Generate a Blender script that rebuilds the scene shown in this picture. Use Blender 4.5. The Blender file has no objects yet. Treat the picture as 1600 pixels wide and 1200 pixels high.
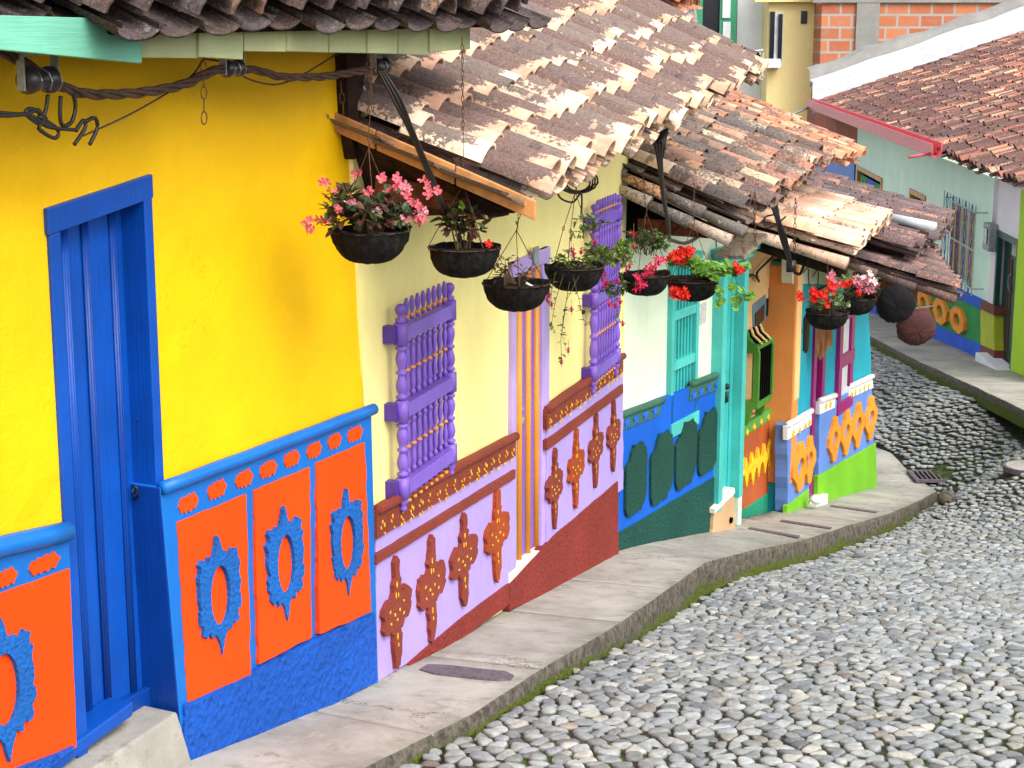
import bpy, math, random
import numpy as np
from mathutils import Vector, noise, Matrix
rnd = random.Random(7)
R = math.radians
FPX, HOR = 2720.0, 30.0          # focal length in 1600-px units, horizon row
PITCH = math.atan((600 - HOR) / FPX)
Z0 = 6.0                          # camera height above the low point of the street
CP, SP = math.cos(PITCH), math.sin(PITCH)
scene = bpy.context.scene
COL = scene.collection
V = Vector

# ------------------------------------------------------------------ measuring
def ray(px, py):
    x, y = (px - 800) / FPX, (600 - py) / FPX
    d = V((x, CP + y * SP, -SP + y * CP))
    return d / d.y
def at(px, py, Y):
    return ray(px, py) * Y

class Facade:
    """A vertical plane along a row of houses; s runs along it, z up, off towards the street."""
    def __init__(s, px, py, Y, slope, side=1):
        s.P = at(px, py, Y)
        s.u = V((slope, 1, 0)).normalized()
        s.n = V((s.u.y, -s.u.x, 0)) * side
    def hit(s, px, py, off=0.0):
        d = ray(px, py)
        t = (s.P + s.n * off).dot(s.n) / d.dot(s.n)
        p = d * t
        return (p - s.P).dot(s.u), p.z
    def W(s, a, z, off=0.0):
        p = s.P + s.u * a + s.n * off
        return V((p.x, p.y, z))
    def at(s, px, py, off=0.0):
        a, z = s.hit(px, py, off)
        return s.W(a, z, off)

# ------------------------------------------------------------------ mesh builder
class MB:
    def __init__(s):
        s.v, s.f, s.tint, s.age, s.cur, s.cage, s.mi, s.curm = [], [], [], [], (1, 1, 1, 1), 0.5, [], 0
        s.fl, s.cfl = [], 0.0
    def vert(s, p, tint=None):
        s.v.append((p[0], p[1], p[2])); s.tint.append(tint or s.cur); s.age.append(s.cage); s.fl.append(s.cfl)
        return len(s.v) - 1
    def face(s, ids): s.f.append(tuple(ids)); s.mi.append(s.curm)
    def quad(s, a, b, c, d):
        s.face([s.vert(a), s.vert(b), s.vert(c), s.vert(d)])
    def box(s, c, ax, ay, az):
        """c centre; ax, ay, az half-axis vectors"""
        i = [s.vert(c + ax * sx + ay * sy + az * sz) for sz in (-1, 1) for sy in (-1, 1) for sx in (-1, 1)]
        for q in ((0, 2, 3, 1), (4, 5, 7, 6), (0, 1, 5, 4), (2, 6, 7, 3), (0, 4, 6, 2), (1, 3, 7, 5)):
            s.face([i[k] for k in q])
    def prism(s, front, back):
        n = len(front)
        a = [s.vert(p) for p in front]; b = [s.vert(p) for p in back]
        s.face(a); s.face(b[::-1])
        for i in range(n):
            j = (i + 1) % n
            s.face((a[j], a[i], b[i], b[j]))
    def ringprism(s, of, inf, ob, ib):
        n = len(of)
        A = [s.vert(p) for p in of]; B = [s.vert(p) for p in inf]
        C = [s.vert(p) for p in ob]; D = [s.vert(p) for p in ib]
        for i in range(n):
            j = (i + 1) % n
            s.face((A[i], A[j], B[j], B[i])); s.face((A[j], A[i], C[i], C[j])); s.face((B[i], B[j], D[j], D[i]))
    def tube(s, path, r, n=6, cap=True, r2=None):
        path = [V(p) for p in path]
        rings = []
        up = V((0.13, 0.21, 0.97))
        m = len(path)
        for k, p in enumerate(path):
            t = (path[min(k + 1, m - 1)] - path[max(k - 1, 0)])
            if t.length < 1e-9: t = V((0, 0, 1))
            t.normalize()
            a = t.cross(up)
            if a.length < 0.05: a = t.cross(V((1, 0, 0)))
            a.normalize(); b = t.cross(a)
            rr = r if r2 is None else r + (r2 - r) * k / max(1, m - 1)
            if callable(r): rr = r(k / max(1, m - 1))
            rings.append([s.vert(p + (a * math.cos(6.2832 * i / n) + b * math.sin(6.2832 * i / n)) * rr) for i in range(n)])
        for k in range(m - 1):
            for i in range(n):
                j = (i + 1) % n
                s.face((rings[k][i], rings[k][j], rings[k + 1][j], rings[k + 1][i]))
        if cap: s.face(rings[0][::-1]); s.face(rings[-1])
    def lathe(s, c, prof, n=10, ax=None, wob=None, wobz=None):
        """prof: list of (r, h) from c along z (or axes ax = (a, b, up))"""
        a, b, u = ax or (V((1, 0, 0)), V((0, 1, 0)), V((0, 0, 1)))
        rings = []
        for (r, h) in prof:
            ring = []
            for i in range(n):
                th = 6.28318 * i / n
                rr = r * (wob(th, h) if wob else 1)
                ring.append(s.vert(c + a * (math.cos(th) * rr) + b * (math.sin(th) * rr) + u * (h + (wobz(th, h) if wobz else 0))))
            rings.append(ring)
        for k in range(len(prof) - 1):
            for i in range(n):
                j = (i + 1) % n
                s.face((rings[k][i], rings[k][j], rings[k + 1][j], rings[k + 1][i]))
        s.face(rings[0][::-1]); s.face(rings[-1])
    def ball(s, c, r, n=8, m=5, sz=1.0):
        s.lathe(c, [(max(0.0005, r * math.sin(math.pi * k / m)), -r * sz * math.cos(math.pi * k / m)) for k in range(m + 1)], n)

BASE = {}
def wire(o, parent, loc):
    COL.objects.link(o)
    if parent is not None:
        o.parent = parent
def mk(name, mb, mat, parent=None, smooth=False, bevel=0.0, base=None, attrs=False):
    """links everything collected in mb as ONE mesh object"""
    if parent is not None: b = BASE[parent.name]
    elif base is not None: b = V(base)
    else:
        A = np.array(mb.v); b = V(((A[:, 0].min() + A[:, 0].max()) / 2, (A[:, 1].min() + A[:, 1].max()) / 2, A[:, 2].min()))
    me = bpy.data.meshes.new(name)
    arr = np.array(mb.v, dtype=np.float64) - np.array(b)
    me.from_pydata([tuple(p) for p in arr], [], mb.f)
    mats = mat if isinstance(mat, (list, tuple)) else [mat]
    for m in mats: me.materials.append(m)
    if len(mats) > 1: me.polygons.foreach_set('material_index', mb.mi)
    if smooth: me.polygons.foreach_set('use_smooth', [True] * len(me.polygons))
    if attrs:
        at_ = me.color_attributes.new('tint', 'FLOAT_COLOR', 'POINT')
        at_.data.foreach_set('color', np.array(mb.tint, dtype=np.float32).ravel())
        ag = me.attributes.new('age', 'FLOAT', 'POINT')
        ag.data.foreach_set('value', np.array(mb.age, dtype=np.float32))
        fg = me.attributes.new('flank', 'FLOAT', 'POINT')
        fg.data.foreach_set('value', np.array(mb.fl, dtype=np.float32))
    me.validate()
    o = bpy.data.objects.new(name, me)
    COL.objects.link(o)
    if parent is not None: o.parent = parent
    else: o.location = (b.x, b.y, b.z + Z0)
    BASE[o.name] = b
    if bevel:
        md = o.modifiers.new('bevel', 'BEVEL'); md.width = bevel; md.segments = 2; md.limit_method = 'ANGLE'; md.angle_limit = R(40)
    return o
def fix_normals(o):
    import bmesh
    bm = bmesh.new(); bm.from_mesh(o.data); bmesh.ops.recalc_face_normals(bm, faces=bm.faces); bm.to_mesh(o.data); bm.free(); return o
def thing(name, label, cat, base, group=None):
    o = bpy.data.objects.new(name, None); o.empty_display_size = 0.1
    COL.objects.link(o)
    b = V(base); o.location = (b.x, b.y, b.z + Z0); BASE[o.name] = b
    return tag(o, label, cat, group)
def tag(o, label, cat, group=None, kind=None):
    if label: o['label'] = label
    if cat: o['category'] = cat
    if group: o['group'] = group
    if kind: o['kind'] = kind
    return o

# ------------------------------------------------------------------ materials
def s2l(c): return tuple(((x / 255) / 12.92 if x / 255 < 0.04045 else ((x / 255 + 0.055) / 1.055) ** 2.4) for x in c)
class NT:
    def __init__(s, name):
        s.m = bpy.data.materials.new(name); s.m.use_nodes = True
        s.t = s.m.node_tree; s.b = s.t.nodes['Principled BSDF']; s.x = s.t.nodes.new('ShaderNodeTexCoord')
    def n(s, ty, **kw):
        q = s.t.nodes.new(ty)
        for k, v in kw.items():
            if k in ('ins',):
                for kk, vv in v.items():
                    if hasattr(vv, 'is_output'): s.t.links.new(vv, q.inputs[kk])
                    else: q.inputs[kk].default_value = vv
            else: setattr(q, k, v)
        return q
    def link(s, a, b): s.t.links.new(a, b)
    def noise(s, scale, detail=4, rough=0.55, vec=None, stretch=None, dist=0.0):
        v = vec or s.x.outputs['Object']
        if stretch:
            mp = s.n('ShaderNodeMapping', ins={'Vector': v, 'Scale': stretch}); v = mp.outputs[0]
        return s.n('ShaderNodeTexNoise', ins={'Vector': v, 'Scale': scale, 'Detail': detail, 'Roughness': rough, 'Distortion': dist}).outputs['Fac']
    def ramp(s, f, a, b, v0=0.0, v1=1.0):
        return s.n('ShaderNodeMapRange', interpolation_type='SMOOTHSTEP', ins={'Value': f, 'From Min': a, 'From Max': b, 'To Min': v0, 'To Max': v1}).outputs[0]
    def mix(s, f, a, b, mode='MIX'):
        q = s.n('ShaderNodeMix', data_type='RGBA', blend_type=mode)
        for sock, val in ((q.inputs[0], f), (q.inputs[6], a), (q.inputs[7], b)):
            if hasattr(val, 'is_output'): s.t.links.new(val, sock)
            else: sock.default_value = val if isinstance(val, (int, float)) else (tuple(val) + (1,))[:4]
        return q.outputs[2]
    def math(s, op, a, b=0.0, c=None):
        q = s.n('ShaderNodeMath', operation=op)
        for i, val in enumerate((a, b)):
            if hasattr(val, 'is_output'): s.t.links.new(val, q.inputs[i])
            else: q.inputs[i].default_value = val
        return q.outputs[0]
    def bump(s, h, dist, strength=1.0, prev=None):
        q = s.n('ShaderNodeBump', ins={'Height': h, 'Distance': dist, 'Strength': strength})
        if prev is not None: s.link(prev, q.inputs['Normal'])
        return q.outputs[0]
    def out(s, col=None, rough=0.6, nor=None, spec=0.3, metal=0.0):
        if col is not None:
            if hasattr(col, 'is_output'): s.link(col, s.b.inputs['Base Color'])
            else: s.b.inputs['Base Color'].default_value = tuple(col) + (1,)
        if hasattr(rough, 'is_output'): s.link(rough, s.b.inputs['Roughness'])
        else: s.b.inputs['Roughness'].default_value = rough
        s.b.inputs['Specular IOR Level'].default_value = spec
        s.b.inputs['Metallic'].default_value = metal
        if nor is not None: s.link(nor, s.b.inputs['Normal'])
        return s.m
def mul(c, k): return tuple(max(0, min(1, x * k)) for x in c)

def plaster(name, rgb, k=0.86, rough=0.62, coarse=0.0, blot=0.16, chip=None, spec=0.25, dirt=0.30, fine=1.0, scuff=None):
    """painted adobe or render: blotches, rain streaks, trowel unevenness; coarse > 0 gives a rough-cast coat"""
    c = mul(s2l(rgb), k)
    t = NT(name)
    n1 = t.noise(1.7, 5, 0.6); n2 = t.noise(9, 4, 0.6); st = t.noise(3.2, 4, 0.6, stretch=(5, 5, 0.5))
    col = t.mix(t.ramp(n1, 0.35, 0.7), mul(c, 1 - blot), mul(c, 1 + blot * 0.5))
    col = t.mix(t.ramp(st, 0.52, 0.85, 0, dirt), col, mul(c, 0.60))
    col = t.mix(t.ramp(n2, 0.60, 0.85, 0, 0.3), col, mul(c, 1.16))
    sp = t.noise(70, 3, 0.7)
    col = t.mix(t.ramp(sp, 0.66, 0.74, 0, 0.35), col, mul(c, 0.45))
    if chip:
        ch = t.noise(14, 6, 0.75)
        col = t.mix(t.ramp(ch, 0.70, 0.72), col, chip)
    h1 = t.noise(5, 3, 0.5); h2 = t.noise(45, 4, 0.6)
    nor = t.bump(h1, 0.012 * fine, 0.5)
    nor = t.bump(h2, 0.004 * fine, 0.6, nor)
    dn = t.n('ShaderNodeTexNoise', ins={'Vector': t.x.outputs['Object'], 'Scale': 3.0, 'Detail': 5, 'Roughness': .65})
    wv = t.n('ShaderNodeVectorMath', operation='ADD', ins={0: t.x.outputs['Object'], 1: dn.outputs['Color']}).outputs[0]
    ck = t.n('ShaderNodeTexVoronoi', feature='DISTANCE_TO_EDGE', ins={'Vector': wv, 'Scale': 0.9}).outputs['Distance']
    ckm = t.math('MULTIPLY', t.ramp(ck, 0.001, 0.0035, 1.0, 0.0), t.ramp(t.noise(0.9, 2, .5), 0.55, 0.62, 0.0, 0.5))
    col = t.mix(ckm, col, mul(c, 0.42))
    sc = t.noise(7, 6, 0.8, stretch=(1, 1, 0.6))
    col = t.mix(t.ramp(sc, 0.665, 0.70, 0, 0.22 * (1 if scuff is None else scuff)), col, tuple(x * .55 + .25 for x in c))
    if coarse:
        vo = t.n('ShaderNodeTexVoronoi', feature='F1', ins={'Vector': t.x.outputs['Object'], 'Scale': 26.0 / coarse}).outputs[0]
        h3 = t.noise(34 / coarse, 5, 0.7)
        nor = t.bump(h3, 0.035 * coarse, 0.9, nor); nor = t.bump(vo, 0.02 * coarse, 0.6, nor)
        col = t.mix(t.ramp(h3, 0.35, 0.52, 0.35, 0), col, mul(c, 0.35))
    return t.out(col, rough, nor, spec)

def wood_paint(name, rgb, k=0.86, rough=0.42, wear=0.25, wearc=(0.18, 0.14, 0.10), axis=(22, 22, 1.2), spec=0.4):
    c = mul(s2l(rgb), k); t = NT(name)
    g = t.noise(3, 5, 0.6, stretch=axis); n1 = t.noise(2.2, 4, 0.6); w = t.noise(11, 6, 0.75, stretch=(1.6, 1.6, 0.45))
    col = t.mix(t.ramp(n1, 0.35, 0.7), mul(c, 0.82), mul(c, 1.08))
    col = t.mix(t.ramp(g, 0.5, 0.75, 0, 0.35), col, mul(c, 0.62))
    if wear: col = t.mix(t.ramp(w, 0.78 - wear * 0.25, 0.80 - wear * 0.25), col, wearc)
    nor = t.bump(g, 0.004, 0.7)
    return t.out(col, rough, nor, spec)
def raw_wood(name, rgb, k=0.8, axis=(3, 3, 3)):
    c = mul(s2l(rgb), k); t = NT(name)
    g = t.noise(4, 6, 0.7, stretch=axis, dist=1.0); b = t.noise(3, 4, 0.6)
    col = t.mix(t.ramp(g, 0.35, 0.65), mul(c, 0.45), mul(c, 1.2))
    col = t.mix(t.ramp(b, 0.45, 0.75, 0, 0.7), col, mul(c, 0.4))
    return t.out(col, 0.85, t.bump(g, 0.008, 0.8), 0.15)
def flat(name, rgb, k=0.86, rough=0.5, metal=0.0, var=0.25, spec=0.3, scale=20, bmp=0.002):
    c = mul(s2l(rgb), k); t = NT(name)
    n1 = t.noise(scale, 4, 0.6)
    col = t.mix(t.ramp(n1, 0.3, 0.7), mul(c, 1 - var), mul(c, 1 + var))
    return t.out(col, rough, t.bump(n1, bmp, 0.6), spec, metal)
def tinted(name, rough=0.6, spec=0.25, var=0.25, scale=30, trans=0.0, bmp=0.003):
    """per-vertex tint attribute"""
    t = NT(name)
    a = t.n('ShaderNodeAttribute', attribute_name='tint').outputs['Color']
    n1 = t.noise(scale, 4, 0.6)
    dk = t.mix(1.0, a, (1 - var,) * 3, 'MULTIPLY')
    col = t.mix(t.ramp(n1, 0.3, 0.7), dk, a)
    m = t.out(col, rough, t.bump(n1, bmp, 0.6), spec)
    if trans:
        tr = t.n('ShaderNodeBsdfTranslucent'); t.link(col, tr.inputs[0])
        ms = t.n('ShaderNodeMixShader', ins={0: trans}); o = t.t.nodes['Material Output']
        t.link(t.b.outputs[0], ms.inputs[1]); t.link(tr.outputs[0], ms.inputs[2]); t.link(ms.outputs[0], o.inputs[0])
    return m
def tile_mat(name, lich=(0.045, 0.037, 0.036), amount=0.5, spots=0.4, endclean=0.5):
    """clay roof tile: tint per tile, soot-dark lichen on the back of each tile (alpha = place along the tile, 0 at its lower end)"""
    t = NT(name)
    at_ = t.n('ShaderNodeAttribute', attribute_name='tint'); a = at_.outputs['Color']; v = at_.outputs['Alpha']
    age = t.n('ShaderNodeAttribute', attribute_name='age').outputs['Fac']
    n1 = t.noise(8, 6, 0.75); n2 = t.noise(38, 5, 0.7); n3 = t.noise(95, 3, 0.6); n0 = t.noise(1.1, 3, 0.5)
    base = t.mix(t.ramp(n1, 0.3, 0.7), t.mix(1.0, a, (0.72, 0.66, 0.62), 'MULTIPLY'), t.mix(1.0, a, (1.12, 1.1, 1.08), 'MULTIPLY'))
    # mask: noise + age + amount - cleaning at the lower end
    m = t.math('ADD', t.math('MULTIPLY', n1, 0.42), t.math('MULTIPLY', n2, 0.58))
    m = t.math('ADD', m, t.math('MULTIPLY', age, 0.36))
    m = t.math('ADD', m, t.math('MULTIPLY', n0, 0.25))
    m = t.math('ADD', m, amount - 0.5 - 0.30)
    cl = t.ramp(v, 0.0, 0.38, endclean * 0.30, 0.0)
    m = t.math('SUBTRACT', m, cl)
    fk = t.n('ShaderNodeAttribute', attribute_name='flank').outputs['Fac']
    m = t.math('SUBTRACT', m, t.ramp(fk, 0.55, 1.0, 0.0, endclean * 0.17))
    m = t.math('ADD', m, t.math('MULTIPLY', t.math('SUBTRACT', n3, 0.5), 0.16))
    f = t.ramp(m, 0.50, 0.57)
    lich2 = t.mix(t.ramp(t.noise(70, 4, 0.8), 0.40, 0.60), mul(lich, 0.45), mul(lich, 1.7))
    lc = t.mix(0.30, lich2, t.mix(1.0, a, (0.42, 0.45, 0.48), 'MULTIPLY'))
    n4 = t.noise(15, 5, 0.8)
    lc = t.mix(t.ramp(n4, 0.58, 0.66, 0, spots), lc, (0.27, 0.265, 0.22))
    col = t.mix(f, base, lc)
    col = t.mix(t.math('MULTIPLY', t.ramp(n2, 0.60, 0.72), 0.35), col, mul(lich, 3.2))
    col = t.mix(t.ramp(n3, 0.68, 0.72, 0, spots), col, (0.5, 0.49, 0.42))
    nor = t.bump(n2, 0.006, 0.9); nor = t.bump(n3, 0.002, 0.8, nor)
    return t.out(col, 0.85, nor, 0.15)

M = {}
M['yellow'] = plaster('yellow_plaster', (255, 199, 0), k=0.85, blot=0.08, dirt=0.10, scuff=0)
M['blue_trim'] = plaster('blue_trim', (8, 108, 196), rough=0.45, blot=0.12, spec=0.4, fine=0.6)
M['blue_rough'] = plaster('blue_roughcast', (14, 92, 200), k=0.95, coarse=1.0, rough=0.6)
M['blue_star'] = plaster('blue_star', (20, 112, 206), coarse=0.55, rough=0.6)
M['orange'] = plaster('orange_plaster', (252, 72, 0), k=0.90, blot=0.07, dirt=0.12, fine=0.5, rough=0.5)
M['blue_door'] = wood_paint('blue_door_paint', (2, 80, 182), k=0.82, wear=0.30, wearc=(0.01, 0.05, 0.16))
M['blue_dark'] = wood_paint('dark_blue_paint_and_shade', (2, 66, 160), k=0.8, wear=0.2, wearc=(0.03, 0.05, 0.09))  # darker blue of the battens, also painted shade on reveal and plinth side
M['cream'] = plaster('cream_plaster', (255, 240, 158), k=0.95, blot=0.08, dirt=0.2)
M['lilac'] = plaster('lilac_plaster', (192, 168, 240), k=0.74, blot=0.09, dirt=0.2, fine=0.6)
M['maroon'] = plaster('maroon_trim', (148, 62, 46), k=0.9, coarse=0.35, rough=0.55)
M['maroon_rough'] = plaster('maroon_roughcast', (152, 52, 44), k=0.9, coarse=0.8)
M['rust'] = plaster('rust_relief', (176, 74, 28), k=0.9, coarse=0.35)
M['purple'] = wood_paint('purple_paint', (134, 98, 208), k=0.9, wear=0.06, wearc=(0.12, 0.07, 0.3))
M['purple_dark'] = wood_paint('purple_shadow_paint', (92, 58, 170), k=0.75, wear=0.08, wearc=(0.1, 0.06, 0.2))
M['lilac_wood'] = wood_paint('lilac_paint', (190, 165, 232), k=0.9, wear=0.08, wearc=(0.2, 0.15, 0.3))
M['amber'] = wood_paint('amber_paint', (236, 156, 48), k=0.9, wear=0.0)
M['fleck'] = flat('yellow_fleck', (250, 190, 40), k=0.9)
M['mint'] = plaster('pale_mint_plaster', (228, 244, 214), k=0.9, blot=0.07, dirt=0.28, chip=None)
M['teal'] = wood_paint('teal_paint', (60, 186, 180), k=0.88, wear=0.22, wearc=(0.03, 0.1, 0.1))
M['teal_light'] = wood_paint('light_teal_paint', (78, 196, 188), k=0.88, wear=0.12, wearc=(0.1, 0.2, 0.18))
M['royal'] = plaster('royal_blue_plaster', (10, 92, 200), k=0.9, fine=0.6, blot=0.12)
M['bottle'] = plaster('bottle_green_roughcast', (16, 84, 74), k=0.85, coarse=0.8)
M['bottle_relief'] = plaster('bottle_green_relief', (22, 78, 66), k=0.85, coarse=0.5)
M['sage'] = plaster('sage_trim', (66, 118, 96), k=0.85, coarse=0.3)
M['star_blue'] = flat('star_blue', (30, 100, 210), k=0.9)
M['peach'] = plaster('peach_plaster', (250, 206, 140), k=0.9, blot=0.08, dirt=0.2)
M['peach_shade'] = plaster('shaded_peach_plaster', (232, 150, 78), k=0.9, blot=0.1)  # peach darkened to paint the pier's shadowed side
M['brown'] = plaster('brown_plaster', (178, 88, 44), k=0.9, fine=0.6)
M['jade'] = plaster('jade_roughcast', (44, 158, 122), k=0.9, coarse=0.5)
M['leafgreen'] = wood_paint('leaf_green_paint', (70, 140, 50), k=0.85, wear=0.0)
M['leafgreen_trim'] = plaster('leaf_green_trim', (92, 160, 72), k=0.85, fine=0.6)
M['gold'] = flat('golden_relief', (250, 190, 30), k=0.9, rough=0.5)
M['turq'] = plaster('turquoise_plaster', (30, 168, 190), k=0.88, blot=0.12, dirt=0.25)
M['offwhite'] = plaster('offwhite_plaster', (240, 238, 215), k=0.85, blot=0.06, dirt=0.3)
M['white'] = plaster('white_trim', (245, 245, 245), k=0.85, blot=0.06, dirt=0.25)
M['magenta'] = wood_paint('magenta_paint', (160, 24, 120), k=0.85, wear=0.05, wearc=(0.2, 0.1, 0.2))
M['peri'] = plaster('periwinkle_plaster', (104, 142, 214), k=0.9, fine=0.6, dirt=0.2)
M['tangerine'] = plaster('tangerine_relief', (248, 152, 48), k=0.9, fine=0.5)
M['lime'] = plaster('lime_plaster', (132, 212, 44), k=0.88, coarse=0.35)
M['mint_far'] = plaster('mint_green_plaster', (222, 250, 228), k=0.98, blot=0.05, dirt=0.2)
M['pinkwhite'] = plaster('pinkish_white_plaster', (240, 230, 234), k=0.96, blot=0.05, dirt=0.2)
M['acid'] = plaster('acid_green_plaster', (184, 226, 26), k=0.9, blot=0.06, dirt=0.15)
M['green_field'] = plaster('green_field_plaster', (16, 150, 66), k=0.85)
M['cobalt'] = plaster('cobalt_plaster', (20, 92, 220), k=0.88)
M['olive'] = plaster('olive_yellow_plaster', (190, 200, 50), k=0.85)
M['brickred'] = plaster('dull_red_plaster', (130, 62, 54), k=0.85)
M['darkgreen'] = wood_paint('dark_green_paint', (14, 78, 66), k=0.8, wear=0.0)
M['ochre'] = wood_paint('ochre_paint', (206, 140, 50), k=0.85, wear=0.0)
M['paleyellow'] = plaster('pale_yellow_plaster', (250, 226, 160), k=0.88, blot=0.05, dirt=0.15)
M['whitewall'] = plaster('whitewashed_plaster', (232, 236, 238), k=0.86, blot=0.05, dirt=0.3)
M['gutter'] = flat('coral_gutter_paint', (222, 96, 104), k=0.9, rough=0.4, var=0.08, spec=0.4)
M['mintboard'] = wood_paint('mint_board_paint', (126, 206, 178), k=0.85, wear=0.30, wearc=(0.16, 0.14, 0.10), axis=(1.2, 1.2, 22))
M['paleboard'] = wood_paint('pale_green_board_paint', (206, 214, 160), k=0.8, wear=0.28, wearc=(0.2, 0.15, 0.09), axis=(1.2, 1.2, 22))
M['beam'] = raw_wood('old_brown_beam', (112, 66, 42))
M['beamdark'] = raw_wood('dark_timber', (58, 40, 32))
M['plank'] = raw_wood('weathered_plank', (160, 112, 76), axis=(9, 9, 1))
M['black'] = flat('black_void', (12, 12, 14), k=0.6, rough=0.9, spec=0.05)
M['cable'] = flat('black_cable', (40, 34, 32), k=0.8, rough=0.45, spec=0.4)
M['cable_brown'] = flat('brown_cable', (84, 62, 52), k=0.8, rough=0.6)
M['rustmetal'] = flat('rusty_iron', (92, 62, 46), k=0.8, rough=0.75, var=0.5, scale=60)
M['wire'] = flat('galvanised_wire', (150, 150, 158), k=0.7, rough=0.4, metal=0.6)
M['steel'] = flat('grey_metal', (150, 156, 160), k=0.85, rough=0.5, metal=0.1)
M['porcelain'] = flat('dark_insulator', (52, 44, 48), k=0.8, rough=0.35, spec=0.5)
M['plateiron'] = flat('iron_cover', (112, 100, 108), k=0.75, rough=0.7, scale=40, var=0.35)
M['whitepaint'] = wood_paint('white_window_paint', (238, 238, 242), k=0.85, wear=0.0)
M['bluegrey'] = wood_paint('blue_grey_paint', (112, 150, 170), k=0.8, wear=0.0)
M['glass'] = flat('dark_window_glass', (28, 34, 44), k=0.7, rough=0.12, spec=0.6)
M['blueiron'] = flat('blue_iron', (58, 104, 176), k=0.85, rough=0.5)
M['paleiron'] = flat('pale_green_iron', (178, 200, 178), k=0.85, rough=0.5)
M['orangepaint'] = flat('dark_orange_paint', (214, 128, 30), k=0.85)
M['flashing'] = flat('white_cement_flashing', (222, 228, 234), k=0.72, rough=0.6, var=0.12, scale=5)
M['capcement'] = plaster('grey_cement', (170, 168, 162), k=0.8, coarse=0.5)
M['leaf'] = tinted('leaf', rough=0.45, trans=0.25, spec=0.35)
M['petal'] = tinted('petal', rough=0.5, trans=0.3, var=0.12)
M['moss_bowl'] = None
def bowl_mat(name, a, b):
    t = NT(name); n1 = t.noise(26, 6, 0.75); n2 = t.noise(7, 4, 0.6)
    st = t.noise(6, 4, 0.6, stretch=(8, 8, 0.8))
    col = t.mix(t.ramp(n1, 0.35, 0.65), a, b)
    col = t.mix(t.ramp(n2, 0.56, 0.72, 0, 0.55), col, (0.022, 0.035, 0.010))
    nor = t.bump(n1, 0.02, 1.0); nor = t.bump(st, 0.01, 0.8, nor)
    return t.out(col, 0.9, nor, 0.1)
M['bowl'] = bowl_mat('black_fibre_bowl', (0.006, 0.006, 0.007), (0.022, 0.019, 0.017))
M['bowl_brown'] = flat('brown_fibre_bowl', (78, 44, 42), k=0.8, rough=0.85, var=0.3, scale=70)
M['bowl_black'] = flat('black_cloth_bowl', (14, 12, 16), k=0.7, rough=0.9, var=0.3)
M['soil'] = flat('potting_soil', (50, 36, 28), k=0.7, rough=0.95, var=0.6, scale=50, bmp=0.02)

def cobble_mat():
    t = NT('river_cobble')
    a = t.n('ShaderNodeAttribute', attribute_name='tint').outputs['Color']
    n1 = t.noise(14, 6, 0.7); n2 = t.noise(60, 5, 0.7); n0 = t.noise(0.55, 4, 0.6)
    col = t.mix(t.ramp(n1, 0.3, 0.7), t.mix(1.0, a, (0.55, 0.55, 0.53), 'MULTIPLY'), a)
    col = t.mix(t.ramp(n2, 0.55, 0.75, 0, 0.5), col, (0.42, 0.42, 0.40))
    age = t.n('ShaderNodeAttribute', attribute_name='age').outputs['Fac']     # 1 at the foot of the stone
    m = t.math('MULTIPLY', age, t.ramp(n0, 0.42, 0.62, 0.45, 1.0))
    col = t.mix(m, col, (0.045, 0.045, 0.024))
    n6 = t.noise(2.2, 6, 0.75)
    col = t.mix(t.math('MULTIPLY', t.ramp(n6, 0.58, 0.70, 0, 0.6), t.ramp(n1, 0.4, 0.6)), col, (0.13, 0.125, 0.075))
    return t.out(col, t.ramp(n1, 0.3, 0.7, 0.38, 0.7), t.bump(n2, 0.004, 0.7, t.bump(n1, 0.008, 0.7)), 0.45)
M['cobble'] = cobble_mat()
def dirt_mat():
    t = NT('dirt_and_moss'); n0 = t.noise(0.7, 5, 0.65); n1 = t.noise(18, 6, 0.75); n2 = t.noise(6, 4, 0.6)
    dirt = t.mix(t.ramp(n1, 0.3, 0.7), (0.022, 0.020, 0.016), (0.085, 0.075, 0.055))
    moss = t.mix(t.ramp(n1, 0.3, 0.7), (0.03, 0.055, 0.012), (0.11, 0.15, 0.03))
    f = t.math('MULTIPLY', t.ramp(n0, 0.43, 0.58), t.ramp(n2, 0.4, 0.55))
    return t.out(t.mix(f, dirt, moss), 0.95, t.bump(n1, 0.03, 1.0), 0.1)
M['dirt'] = dirt_mat()
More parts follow.
